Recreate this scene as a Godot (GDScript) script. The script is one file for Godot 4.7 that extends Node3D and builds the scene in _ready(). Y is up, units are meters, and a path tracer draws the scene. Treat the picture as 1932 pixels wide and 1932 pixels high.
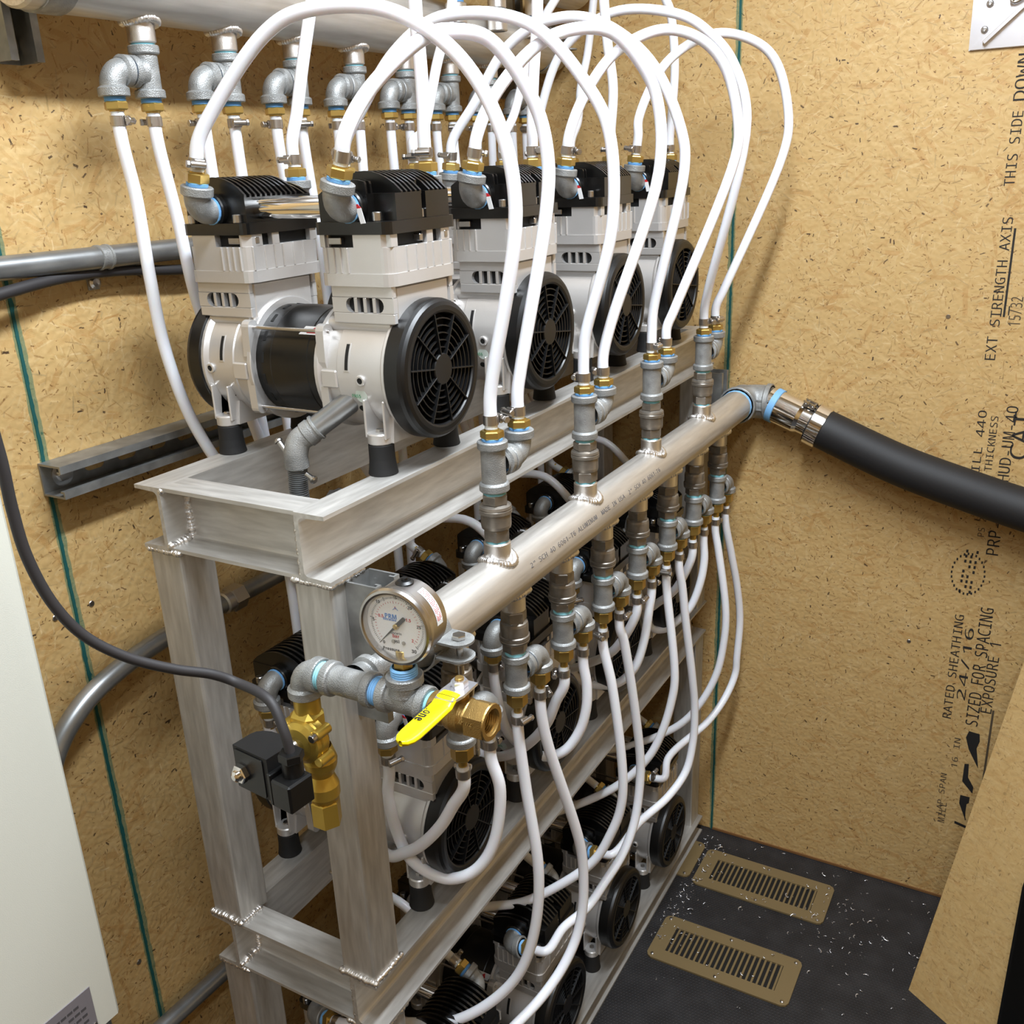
extends Node3D
# An air-compressor rack in a small plywood-lined room. Metres, y up. The corner of the two
# walls behind the rack is the origin: wall_left is x = 0, wall_back is z = 0.

const RACK_X0 := 0.172
const RACK_X1 := 0.447
const RACK_Z0 := 0.02
const RACK_Z1 := 1.229
const TOP_Y := 1.219
const MID_Y := 0.615
const LOW_Y := 0.045
const HEAD_X := 0.0985
const UNIT_X := 0.2985
const PIPE_X := 0.5185
const PIPE_Y := 1.079
const WALL_PIPE := Vector2(0.087, 1.756)

var M := {}
var used := {}
var rng := RandomNumberGenerator.new()
var shared := {}
# paths of the white tubes in millimetres: x, y, z after one another
var paths := {
	"A0L": [209,1547,1105,216,1576,1105,241,1613,1096,304,1677,1078,344,1695,1067,433,1691,1041,500,1648,1022,540,1581,1011,554,1496,1007,521,1317,1016,518,1294,1017,518,1264,1017],
	"A0R": [410,1546,1105,419,1575,1105,432,1618,1074,470,1666,1022,487,1670,999,509,1662,968,538,1599,927,546,1546,917,544,1491,920,521,1317,951,518,1290,955,518,1260,955],
	"A1L": [206,1548,845,211,1577,845,235,1613,839,288,1679,827,350,1713,814,459,1698,790,530,1623,775,553,1574,770,556,1463,769,521,1327,777,518,1294,777,518,1264,777],
	"A1R": [406,1547,845,413,1576,845,426,1620,822,461,1672,782,490,1691,749,528,1689,705,560,1642,667,571,1603,655,572,1524,654,526,1333,707,518,1290,715,518,1260,715],
	"A2L": [205,1548,585,209,1577,585,248,1628,579,304,1702,570,367,1731,561,433,1726,551,511,1670,539,558,1573,532,562,1525,531,520,1328,538,518,1294,538,518,1264,538],
	"A2R": [403,1548,585,408,1577,585,422,1625,567,457,1683,534,508,1712,486,552,1699,445,581,1660,417,598,1579,401,595,1537,403,527,1318,468,518,1290,476,518,1260,476],
	"A3L": [204,1548,325,207,1578,325,219,1609,324,266,1715,320,354,1766,312,469,1752,303,517,1721,299,552,1680,296,578,1595,294,524,1329,298,518,1294,298,518,1264,298],
	"A3R": [402,1548,325,406,1577,325,406,1605,322,443,1687,294,507,1727,245,567,1709,199,593,1675,180,611,1589,166,605,1537,171,529,1320,228,518,1290,236,518,1260,236],
	"D0L": [518,883,1118,518,853,1118,500,821,1117,479,784,1116,445,742,1115,417,719,1114,387,704,1113,200,828,1105,200,858,1105],
	"D0R": [518,886,1056,518,856,1056,527,814,1053,519,740,1056,504,701,1062,483,677,1070,458,668,1080,432,678,1091,410,703,1100,393,790,1107,397,828,1105,397,858,1105],
	"D1L": [518,883,987,518,853,987,524,770,984,536,628,979,526,522,983,505,453,992,473,405,1006,432,367,1023,400,351,1037,343,345,1061,271,349,1105,242,341,1105],
	"D1R": [518,886,925,518,856,925,521,804,918,544,596,866,546,524,862,544,474,866,538,429,879,527,392,905,511,363,942,493,345,983,468,349,1105,439,341,1105],
	"D2L": [518,883,855,518,853,855,505,825,855,489,785,854,464,748,853,426,712,852,390,695,851,364,694,850,200,828,845,200,858,845],
	"D2R": [518,886,793,518,856,793,522,821,791,521,782,792,511,742,796,490,708,805,466,697,816,442,705,826,413,736,838,403,774,842,397,828,845,397,858,845],
	"D3L": [518,883,724,518,853,724,530,785,719,545,608,712,540,553,714,526,508,720,505,461,729,474,425,743,392,365,779,339,352,802,271,349,845,242,341,845],
	"D3R": [518,886,662,518,856,662,522,827,654,536,604,620,536,547,620,531,472,633,520,421,658,504,385,695,488,354,731,467,342,779,468,349,845,439,341,845],
	"D4L": [518,883,592,518,853,592,499,807,592,471,766,591,431,737,590,389,719,589,200,828,585,200,858,585],
	"D4R": [518,886,530,518,856,530,515,830,532,507,768,535,492,716,542,466,687,554,437,683,567,414,689,577,397,706,585,397,828,585,397,858,585],
	"D5L": [518,883,461,518,853,461,519,832,460,534,662,454,529,613,456,515,552,462,496,502,470,464,456,485,428,422,501,364,383,530,271,349,585,242,341,585],
	"D5R": [518,886,399,518,856,399,522,814,391,526,745,381,535,615,361,538,546,352,537,471,354,530,413,372,511,377,415,481,356,486,468,349,585,439,341,585],
	"D6L": [518,883,329,518,853,329,512,831,329,485,775,329,454,744,328,425,724,328,200,828,325,200,858,325],
	"D6R": [518,886,267,518,856,267,520,820,266,515,774,269,499,721,276,477,691,287,453,672,298,431,676,309,397,828,325,397,858,325],
	"D7L": [518,883,198,518,853,198,524,816,195,542,674,187,539,599,188,529,538,193,505,476,204,474,428,218,437,397,235,362,361,270,271,349,325,242,341,325],
	"D7R": [518,886,136,518,856,136,527,775,115,536,695,95,541,615,82,539,525,86,538,488,89,527,443,115,506,404,164,459,366,277,468,349,325,439,341,325],
	"B0L": [200,1548,935,200,1578,935,200,1611,921,200,1661,903,200,1732,875,200,1844,831,200,1955,788],
	"B0R": [397,1548,935,397,1578,935,398,1603,934,398,1649,934,397,1693,935,397,1714,935,399,1834,933,400,1954,932],
	"B1L": [200,1548,675,200,1578,675,200,1591,650,200,1691,597,200,1753,557,200,1776,548,200,1888,507,200,2001,466],
	"B1R": [397,1548,675,397,1578,675,398,1610,674,401,1664,671,405,1716,667,406,1742,666,411,1861,661,416,1981,656],
	"B2L": [200,1548,415,200,1578,415,200,1620,374,200,1678,335,200,1782,248,200,1812,210,200,1885,116,200,1959,21],
	"B2R": [397,1548,415,397,1578,415,400,1647,412,394,1709,418,390,1769,422,383,1889,429,376,2008,436],
	"B3L": [200,1548,155,200,1578,155,200,1615,124,200,1673,112,200,1732,80,200,1829,49,200,1944,17,200,2060,-15],
	"B3R": [397,1548,155,397,1578,155,402,1692,150,395,1779,157,389,1797,163,353,1905,199,317,2013,235],
}


func _ready() -> void:
	rng.seed = 7
	set_camera_and_light()
	make_materials()
	build_room()
	build_rack()
	build_struts()
	build_wall_manifold()
	build_upper_manifold()
	build_front_manifold()
	build_compressors()
	build_tubes()
	build_gauge_and_valves()
	build_hose()
	build_conduits()
	build_cabinet()
	build_floor_things()
	build_small_things()


func set_camera_and_light() -> void:
	var cam := Camera3D.new()
	cam.name = "camera"
	cam.fov = 55.784
	cam.near = 0.02
	cam.far = 30.0
	cam.transform = Transform3D(Basis(Vector3(0.869347, -0.040005, -0.492581), Vector3(-0.133483, 0.940666, -0.311978), Vector3(0.475835, 0.336968, 0.812425)), Vector3(1.06650, 1.54000, 1.91545))
	add_child(cam)
	cam.current = true
	var we := WorldEnvironment.new()
	we.name = "environment"
	var e := Environment.new()
	e.background_mode = Environment.BG_COLOR
	e.background_color = Color(0.05, 0.05, 0.05)
	e.tonemap_mode = Environment.TONE_MAPPER_LINEAR
	e.tonemap_exposure = 1.0
	e.sdfgi_enabled = true
	e.ssao_enabled = true
	e.ssil_enabled = true
	we.environment = e
	add_child(we)
	# two tube luminaires on the ceiling; their glowing diffusers are built in build_room
	for p in LAMPS:
		var a := AreaLight3D.new()
		a.name = "lamp_light"
		a.area_size = Vector2(0.11, 1.16)
		a.light_color = Color(0.93, 0.965, 1.0)
		a.light_energy = p[3]
		a.area_range = 8.0
		a.area_attenuation = 2.0
		a.shadow_enabled = true
		a.transform = Transform3D(Basis.looking_at(Vector3.DOWN, Vector3.BACK if p[4] == 0 else Vector3.RIGHT), Vector3(p[0], p[1] - 0.012, p[2]))
		add_child(a, true)


# x, y of the diffuser's face, z, energy, turn (0 = along z)
const LAMPS := [[0.87, 2.33, 1.15, 5.1, 0], [1.3, 2.33, 2.75, 1.9, 0]]


# ---------------------------------------------------------------- mesh helpers
func S() -> SurfaceTool:
	var s := SurfaceTool.new()
	s.begin(Mesh.PRIMITIVE_TRIANGLES)
	return s


func tri(s: SurfaceTool, a: Vector3, b: Vector3, c: Vector3, na: Vector3, nb: Vector3, nc: Vector3) -> void:
	if (c - a).cross(b - a).dot(na + nb + nc) < 0.0:
		s.set_normal(na); s.add_vertex(a)
		s.set_normal(nc); s.add_vertex(c)
		s.set_normal(nb); s.add_vertex(b)
	else:
		s.set_normal(na); s.add_vertex(a)
		s.set_normal(nb); s.add_vertex(b)
		s.set_normal(nc); s.add_vertex(c)


func quad(s: SurfaceTool, a: Vector3, b: Vector3, c: Vector3, d: Vector3, n: Vector3) -> void:
	tri(s, a, b, c, n, n, n)
	tri(s, a, c, d, n, n, n)


# a box about c with all edges chamfered by v
func box(s: SurfaceTool, c: Vector3, size: Vector3, v := 0.001, b := Basis.IDENTITY) -> void:
	var h := size * 0.5
	v = minf(v, minf(h.x, minf(h.y, h.z)) * 0.9)
	for ax in 3:
		var u := (ax + 1) % 3
		var w := (ax + 2) % 3
		for sg in [-1.0, 1.0]:
			var p: Array[Vector3] = []
			for k in [[-1.0, -1.0], [1.0, -1.0], [1.0, 1.0], [-1.0, 1.0]]:
				var q := Vector3.ZERO
				q[ax] = h[ax] * sg
				q[u] = (h[u] - v) * k[0]
				q[w] = (h[w] - v) * k[1]
				p.append(c + b * q)
			var n := Vector3.ZERO
			n[ax] = sg
			quad(s, p[0], p[1], p[2], p[3], b * n)
	if v <= 0.00001:
		return
	for ax in 3:
		var u := (ax + 1) % 3
		var w := (ax + 2) % 3
		for su in [-1.0, 1.0]:
			for sw in [-1.0, 1.0]:
				var p: Array[Vector3] = []
				for k in [[-1.0, 0], [1.0, 0], [1.0, 1], [-1.0, 1]]:
					var q := Vector3.ZERO
					q[ax] = (h[ax] - v) * k[0]
					q[u] = (h[u] - (0.0 if k[1] == 0 else v)) * su
					q[w] = (h[w] - (v if k[1] == 0 else 0.0)) * sw
					p.append(c + b * q)
				var n := Vector3.ZERO
				n[u] = su
				n[w] = sw
				quad(s, p[0], p[1], p[2], p[3], (b * n).normalized())
	for sx in [-1.0, 1.0]:
		for sy in [-1.0, 1.0]:
			for sz in [-1.0, 1.0]:
				var g := Vector3(sx, sy, sz)
				var a := c + b * (Vector3(h.x, h.y - v, h.z - v) * g)
				var d := c + b * (Vector3(h.x - v, h.y, h.z - v) * g)
				var e := c + b * (Vector3(h.x - v, h.y - v, h.z) * g)
				var n := (b * g).normalized()
				tri(s, a, d, e, n, n, n)


func bx(s: SurfaceTool, x0: float, x1: float, y0: float, y1: float, z0: float, z1: float, v := 0.001) -> void:
	box(s, Vector3((x0 + x1) * 0.5, (y0 + y1) * 0.5, (z0 + z1) * 0.5), Vector3(absf(x1 - x0), absf(y1 - y0), absf(z1 - z0)), v)


# frame whose y axis runs along d
func along(at: Vector3, d: Vector3) -> Transform3D:
	var y := d.normalized()
	var x := y.cross(Vector3.UP if absf(y.y) < 0.9 else Vector3.RIGHT).normalized()
	return Transform3D(Basis(x, y, x.cross(y)), at)


# a profile of (radius, height) turned about the frame's y axis; creases stay sharp
func lathe(s: SurfaceTool, f: Transform3D, prof: Array, seg := 20) -> void:
	for i in prof.size() - 1:
		var a: Vector2 = prof[i]
		var c: Vector2 = prof[i + 1]
		var dv := c - a
		if dv.length() < 1e-6:
			continue
		var nn := Vector2(dv.y, -dv.x).normalized()
		for k in seg:
			var t0 := TAU * k / seg
			var t1 := TAU * (k + 1) / seg
			var e0 := Vector3(cos(t0), 0, sin(t0))
			var e1 := Vector3(cos(t1), 0, sin(t1))
			var n0 := f.basis * (e0 * nn.x + Vector3.UP * nn.y)
			var n1 := f.basis * (e1 * nn.x + Vector3.UP * nn.y)
			var p0 := f * (e0 * a.x + Vector3.UP * a.y)
			var p1 := f * (e1 * a.x + Vector3.UP * a.y)
			var p2 := f * (e1 * c.x + Vector3.UP * c.y)
			var p3 := f * (e0 * c.x + Vector3.UP * c.y)
			if a.x > 1e-6:
				tri(s, p0, p1, p2, n0, n1, n1)
			if c.x > 1e-6:
				tri(s, p0, p2, p3, n0, n1, n0)


func cyl(s: SurfaceTool, a: Vector3, b: Vector3, r: float, seg := 16, ch := 0.0006) -> void:
	var l := a.distance_to(b)
	ch = minf(ch, minf(r, l) * 0.4)
	lathe(s, along(a, b - a), [Vector2(0, 0), Vector2(r - ch, 0), Vector2(r, ch), Vector2(r, l - ch), Vector2(r - ch, l), Vector2(0, l)], seg)


# round tube swept along points
func sweep(s: SurfaceTool, pts: PackedVector3Array, r: float, seg := 12, caps := true) -> void:
	var n := pts.size()
	var tan: Array[Vector3] = []
	for i in n:
		tan.append((pts[mini(i + 1, n - 1)] - pts[maxi(i - 1, 0)]).normalized())
	var u := tan[0].cross(Vector3.UP if absf(tan[0].y) < 0.9 else Vector3.RIGHT).normalized()
	var prev: Array[Vector3] = []
	for i in n:
		u = (u - tan[i] * u.dot(tan[i])).normalized()
		var w := tan[i].cross(u)
		var ring: Array[Vector3] = []
		for k in seg:
			var t := TAU * k / seg
			ring.append(u * cos(t) + w * sin(t))
		if i > 0:
			for k in seg:
				var k1 := (k + 1) % seg
				var a := pts[i - 1] + prev[k] * r
				var b := pts[i - 1] + prev[k1] * r
				var c := pts[i] + ring[k1] * r
				var d := pts[i] + ring[k] * r
				tri(s, a, b, c, prev[k], prev[k1], ring[k1])
				tri(s, a, c, d, prev[k], ring[k1], ring[k])
		if caps and (i == 0 or i == n - 1):
			var nn := -tan[i] if i == 0 else tan[i]
			for k in seg:
				tri(s, pts[i], pts[i] + ring[k] * r, pts[i] + ring[(k + 1) % seg] * r, nn, nn, nn)
		prev = ring


# flat polygon in the frame's xy plane, thickness from z = 0 to z = t
func slab(s: SurfaceTool, f: Transform3D, poly: PackedVector2Array, t: float) -> void:
	var idx := Geometry2D.triangulate_polygon(poly)
	for zz in [0.0, t]:
		var n := f.basis * Vector3(0, 0, -1.0 if zz == 0.0 else 1.0)
		for i in range(0, idx.size(), 3):
			var p: Array[Vector3] = []
			for j in 3:
				var q := poly[idx[i + j]]
				p.append(f * Vector3(q.x, q.y, zz))
			tri(s, p[0], p[1], p[2], n, n, n)
	var cw := Geometry2D.is_polygon_clockwise(poly)
	for i in poly.size():
		var a := poly[i]
		var b := poly[(i + 1) % poly.size()]
		var d := (b - a).normalized()
		var m := Vector2(d.y, -d.x) * (-1.0 if cw else 1.0)
		quad(s, f * Vector3(a.x, a.y, 0), f * Vector3(b.x, b.y, 0), f * Vector3(b.x, b.y, t), f * Vector3(a.x, a.y, t), f.basis * Vector3(m.x, m.y, 0))


func round_rect(w: float, h: float, r: float, n := 4) -> PackedVector2Array:
	var p := PackedVector2Array()
	for k in 4:
		var c := Vector2([1, -1, -1, 1][k] * (w * 0.5 - r), [1, 1, -1, -1][k] * (h * 0.5 - r))
		for i in n + 1:
			var t := PI * 0.5 * (k + float(i) / n)
			p.append(c + Vector2(cos(t), sin(t)) * r)
	return p


func hex(s: SurfaceTool, f: Transform3D, r: float, y0: float, y1: float) -> void:
	var e := minf(0.0012, absf(y1 - y0) * 0.2)
	var rings := [[r * 0.9, y0], [r, y0 + e], [r, y1 - e], [r * 0.9, y1]]
	for i in 3:
		for k in 6:
			var p: Array[Vector3] = []
			for q in [[i, k], [i, k + 1], [i + 1, k + 1], [i + 1, k]]:
				var t: float = TAU * q[1] / 6.0
				p.append(f * Vector3(cos(t) * rings[q[0]][0], rings[q[0]][1], sin(t) * rings[q[0]][0]))
			var mid := TAU * (k + 0.5) / 6.0
			quad(s, p[0], p[1], p[2], p[3], f.basis * Vector3(cos(mid), [-0.5, 0.0, 0.5][i], sin(mid)).normalized())
	for q in [0, 3]:
		for k in 6:
			var n := f.basis * Vector3(0, -1.0 if q == 0 else 1.0, 0)
			var c := f * Vector3(0, rings[q][1], 0)
			var a := f * Vector3(cos(TAU * k / 6.0) * rings[q][0], rings[q][1], sin(TAU * k / 6.0) * rings[q][0])
			var b := f * Vector3(cos(TAU * (k + 1) / 6.0) * rings[q][0], rings[q][1], sin(TAU * (k + 1) / 6.0) * rings[q][0])
			tri(s, c, a, b, n, n, n)


func spline(ctrl: PackedVector3Array, per := 8) -> PackedVector3Array:
	# centripetal Catmull-Rom
	var out := PackedVector3Array()
	var n := ctrl.size()
	for i in n - 1:
		var p0 := ctrl[i - 1] if i > 0 else ctrl[0] * 2.0 - ctrl[1]
		var p1 := ctrl[i]
		var p2 := ctrl[i + 1]
		var p3 := ctrl[i + 2] if i + 2 < n else ctrl[n - 1] * 2.0 - ctrl[n - 2]
		var t1 := sqrt(maxf(p0.distance_to(p1), 1e-5))
		var t2 := t1 + sqrt(maxf(p1.distance_to(p2), 1e-5))
		var t3 := t2 + sqrt(maxf(p2.distance_to(p3), 1e-5))
		for k in per:
			var t := lerpf(t1, t2, float(k) / per)
			var a1 := p0 * ((t1 - t) / t1) + p1 * (t / t1)
			var a2 := p1 * ((t2 - t) / (t2 - t1)) + p2 * ((t - t1) / (t2 - t1))
			var a3 := p2 * ((t3 - t) / (t3 - t2)) + p3 * ((t - t2) / (t3 - t2))
			var b1 := a1 * ((t2 - t) / t2) + a2 * (t / t2)
			var b2 := a2 * ((t3 - t) / (t3 - t1)) + a3 * ((t - t1) / (t3 - t1))
			out.append(b1 * ((t2 - t) / (t2 - t1)) + b2 * ((t - t1) / (t2 - t1)))
	out.append(ctrl[n - 1])
	return out


# ---------------------------------------------------------------- node helpers
func numbered(called: String) -> String:
	var k: int = used.get(called, 0)
	used[called] = k + 1
	return called if k == 0 else "%s_%03d" % [called, k]


func tag(o: Node3D, label: String, category: String, group := "") -> Node3D:
	o.set_meta("label", label)
	o.set_meta("category", category)
	if group != "":
		o.set_meta("group", group)
	return o


func thing(called: String, label: String, category: String, at := Vector3.ZERO, group := "") -> Node3D:
	var o := Node3D.new()
	o.name = numbered(called)
	add_child(o)
	o.position = at
	return tag(o, label, category, group)


func baked(s: SurfaceTool, m: Material) -> ArrayMesh:
	var a := s.commit()
	if a.get_surface_count() > 0:
		a.surface_set_material(0, m)
	return a


func put(called: String, mesh: Mesh, parent: Node, f := Transform3D.IDENTITY, label := "") -> MeshInstance3D:
	var o := MeshInstance3D.new()
	o.name = numbered(called) if parent == self else called
	o.mesh = mesh
	o.transform = f
	if label != "":
		o.set_meta("label", label)
	parent.add_child(o, true)
	return o


func part(called: String, s: SurfaceTool, m: Material, parent: Node, label := "") -> MeshInstance3D:
	return put(called, baked(s, m), parent, Transform3D.IDENTITY, label)


func struct(called: String, s: SurfaceTool, m: Material) -> MeshInstance3D:
	var o := part(called, s, m, self)
	o.set_meta("kind", "structure")
	return o


func lettering(text: String, size: float, m: Material, parent: Node, f: Transform3D, called := "lettering", font := "Droid Sans Mono", stretch := 1.0, bold := false) -> MeshInstance3D:
	var t := TextMesh.new()
	var sf := SystemFont.new()
	sf.font_names = PackedStringArray([font])
	if bold:
		sf.font_weight = 700
	t.font = sf
	t.text = text
	t.font_size = 32
	t.pixel_size = size / 32.0
	t.depth = 0.0002
	t.material = m
	var o := put(called, t, parent, f.scaled_local(Vector3(stretch, 1, 1)))
	return o


# ---------------------------------------------------------------- materials
func mat(called: String, c: Color, rough: float, metal := 0.0) -> StandardMaterial3D:
	var m := StandardMaterial3D.new()
	m.resource_name = called
	m.albedo_color = c
	m.roughness = rough
	m.metallic = metal
	M[called] = m
	return m


func noise_tex(freq: float, oct: int, lo: Color, hi: Color, kind := FastNoiseLite.TYPE_SIMPLEX_SMOOTH, sz := 512, sd := 1) -> NoiseTexture2D:
	var n := FastNoiseLite.new()
	n.noise_type = kind
	n.frequency = freq
	n.fractal_octaves = oct
	n.seed = sd
	var t := NoiseTexture2D.new()
	t.width = sz
	t.height = sz
	t.seamless = true
	t.noise = n
	var g := Gradient.new()
	g.colors = PackedColorArray([lo, hi])
	t.color_ramp = g
	return t


func bump_tex(freq: float, oct: int, strength: float, sz := 512, sd := 3) -> NoiseTexture2D:
	var n := FastNoiseLite.new()
	n.noise_type = FastNoiseLite.TYPE_SIMPLEX_SMOOTH
	n.frequency = freq
	n.fractal_octaves = oct
	n.seed = sd
	var t := NoiseTexture2D.new()
	t.width = sz
	t.height = sz
	t.seamless = true
	t.as_normal_map = true
	t.bump_strength = strength
	t.noise = n
	return t


func tri_map(m: StandardMaterial3D, sc: Vector3, world := true) -> void:
	m.uv1_triplanar = true
	m.uv1_world_triplanar = world
	m.uv1_scale = sc


func make_materials() -> void:
	var smudge := noise_tex(0.008, 5, Color(0.74, 0.74, 0.74), Color(1, 1, 1))
	var streak := noise_tex(0.02, 4, Color(0.86, 0.855, 0.85), Color(1, 1, 1), FastNoiseLite.TYPE_SIMPLEX_SMOOTH, 512, 5)
	var roughs := noise_tex(0.015, 4, Color(0.4, 0.4, 0.4), Color(0.56, 0.56, 0.56), FastNoiseLite.TYPE_SIMPLEX_SMOOTH, 512, 9)
	var grit := bump_tex(0.12, 3, 3.0)
	var fine := bump_tex(0.25, 2, 1.2, 512, 8)
	var m := mat("aluminium_rail", Color(0.84, 0.83, 0.81), 0.42, 0.62)
	m.albedo_texture = streak
	m.roughness_texture = roughs
	m.roughness = 1.0
	tri_map(m, Vector3(9, 9, 1.2))
	m = mat("aluminium_cross", Color(0.84, 0.83, 0.81), 0.42, 0.62)
	m.albedo_texture = streak
	m.roughness_texture = roughs
	m.roughness = 1.0
	tri_map(m, Vector3(1.2, 9, 9))
	m = mat("aluminium_post", Color(0.82, 0.81, 0.79), 0.45, 0.65)
	m.albedo_texture = streak
	m.roughness_texture = roughs
	m.roughness = 1.0
	tri_map(m, Vector3(9, 1.2, 9))
	m = mat("aluminium_pipe", Color(0.86, 0.845, 0.82), 0.36, 0.78)
	m.albedo_texture = streak
	m.roughness_texture = roughs
	m.roughness = 1.0
	tri_map(m, Vector3(12, 12, 0.8))
	m = mat("weld", Color(0.88, 0.87, 0.86), 0.3, 0.95)
	m.normal_enabled = true
	m.normal_texture = grit
	m.normal_scale = 0.6
	tri_map(m, Vector3(18, 18, 18))
	m = mat("cast_silver", Color(0.82, 0.81, 0.8), 0.36, 0.6)
	m.normal_enabled = true
	m.normal_texture = fine
	m.normal_scale = 0.25
	tri_map(m, Vector3(8, 8, 8), false)
	m = mat("galvanised", Color(0.69, 0.695, 0.69), 0.46, 0.5)
	m.albedo_texture = smudge
	m.normal_enabled = true
	m.normal_texture = grit
	m.normal_scale = 0.8
	tri_map(m, Vector3(10, 10, 10))
	m = mat("strut_steel", Color(0.66, 0.665, 0.66), 0.42, 0.65)
	m.albedo_texture = smudge
	tri_map(m, Vector3(5, 5, 5))
	m = mat("valve_steel", Color(0.62, 0.59, 0.55), 0.38, 0.7)
	m.albedo_texture = smudge
	tri_map(m, Vector3(12, 12, 12))
	m = mat("conduit_steel", Color(0.7, 0.71, 0.715), 0.36, 0.8)
	m.albedo_texture = smudge
	tri_map(m, Vector3(3, 3, 3))
	mat("chrome", Color(0.92, 0.91, 0.9), 0.1, 1.0)
	mat("steel", Color(0.75, 0.74, 0.73), 0.28, 1.0)
	mat("clamp_steel", Color(0.72, 0.7, 0.68), 0.3, 0.95)
	m = mat("brass", Color(0.74, 0.63, 0.36), 0.32, 0.85)
	m = mat("valve_brass", Color(0.78, 0.66, 0.3), 0.36, 0.75)
	m.normal_enabled = true
	m.normal_texture = fine
	m.normal_scale = 0.4
	tri_map(m, Vector3(10, 10, 10))
	m = mat("bronze", Color(0.66, 0.54, 0.32), 0.36, 0.85)
	m.normal_enabled = true
	m.normal_texture = grit
	m.normal_scale = 0.25
	tri_map(m, Vector3(10, 10, 10))
	m = mat("thread_tape", Color(0.47, 0.68, 0.86), 0.55)
	m = mat("thread_paste", Color(0.55, 0.78, 0.82), 0.6)
	m = mat("black_cast", Color(0.035, 0.032, 0.03), 0.3, 0.0)
	m.clearcoat_enabled = true
	m.clearcoat = 0.3
	m.clearcoat_roughness = 0.25
	m = mat("black_plastic", Color(0.045, 0.045, 0.047), 0.38)
	m = mat("black_matte", Color(0.055, 0.053, 0.055), 0.6)
	m.normal_enabled = true
	m.normal_texture = fine
	m.normal_scale = 0.5
	tri_map(m, Vector3(14, 14, 14))
	mat("dark_hole", Color(0.02, 0.02, 0.02), 0.7)
	m = mat("motor_black", Color(0.03, 0.03, 0.03), 0.3)
	m = mat("rubber", Color(0.07, 0.07, 0.075), 0.72)
	m = mat("hose_rubber", Color(0.085, 0.08, 0.085), 0.62)
	m.normal_enabled = true
	m.normal_texture = fine
	m.normal_scale = 0.4
	tri_map(m, Vector3(9, 9, 9))
	mat("cable", Color(0.16, 0.15, 0.155), 0.6)
	m = mat("nylon", Color(0.92, 0.925, 0.95), 0.32)
	m.subsurf_scatter_enabled = true
	m.subsurf_scatter_strength = 0.12
	m = mat("cabinet_paint", Color(0.83, 0.83, 0.785), 0.42)
	m.normal_enabled = true
	m.normal_texture = fine
	m.normal_scale = 0.25
	tri_map(m, Vector3(6, 6, 6))
	mat("label_grey", Color(0.56, 0.54, 0.56), 0.4, 0.3)
	mat("ink", Color(0.13, 0.115, 0.1), 0.8)
	mat("ink_dark", Color(0.085, 0.075, 0.07), 0.8)
	mat("ink_faint", Color(0.3, 0.25, 0.18), 0.8)
	mat("print_grey", Color(0.3, 0.29, 0.3), 0.6)
	mat("white_paint", Color(0.9, 0.9, 0.9), 0.4)
	mat("red", Color(0.75, 0.12, 0.14), 0.5)
	mat("green", Color(0.2, 0.6, 0.4), 0.5)
	mat("blue", Color(0.18, 0.45, 0.75), 0.5)
	mat("sticker", Color(0.76, 0.8, 0.77), 0.4)
	mat("yellow_vinyl", Color(0.95, 0.86, 0.05), 0.28)
	m = mat("sealant", Color(0.03, 0.3, 0.29), 0.7)
	m = mat("sealant_mist", Color(0.25, 0.52, 0.42, 0.42), 0.9)
	m.transparency = BaseMaterial3D.TRANSPARENCY_ALPHA
	mat("bare_aluminium", Color(0.9, 0.9, 0.92), 0.26, 0.85)
	mat("register_paint", Color(0.5, 0.43, 0.3), 0.42, 0.25)
	mat("wood_edge", Color(0.46, 0.31, 0.15), 0.85)
	m = mat("glass", Color(1, 1, 1, 0.08), 0.03)
	m.transparency = BaseMaterial3D.TRANSPARENCY_ALPHA
	m = mat("lamp_diffuser", Color(1, 1, 1), 0.5)
	m.emission_enabled = true
	m.emission = Color(0.96, 0.98, 1.0)
	m.emission_energy_multiplier = 2.0
	m = mat("ceiling_paint", Color(0.85, 0.84, 0.8), 0.8)
	var osb := osb_texture()
	for k in 4:
		m = mat("osb_%d" % k, Color(1, 0.99, 0.95), 0.62)
		m.albedo_texture = osb
		m.uv1_offset = Vector3(0.31 * k, 0.17 * k, 0.53 * k)
		m.normal_enabled = true
		m.normal_texture = fine
		m.normal_scale = 0.3
		tri_map(m, Vector3(0.7, 0.7, 0.7))
	m = mat("floor_rubber", Color(0.16, 0.155, 0.16), 0.6)
	m.albedo_texture = noise_tex(0.01, 4, Color(0.6, 0.58, 0.6), Color(1, 1, 1))
	m.normal_enabled = true
	m.normal_texture = floor_bumps()
	m.normal_scale = 0.7
	tri_map(m, Vector3(2.5, 2.5, 2.5))


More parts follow.
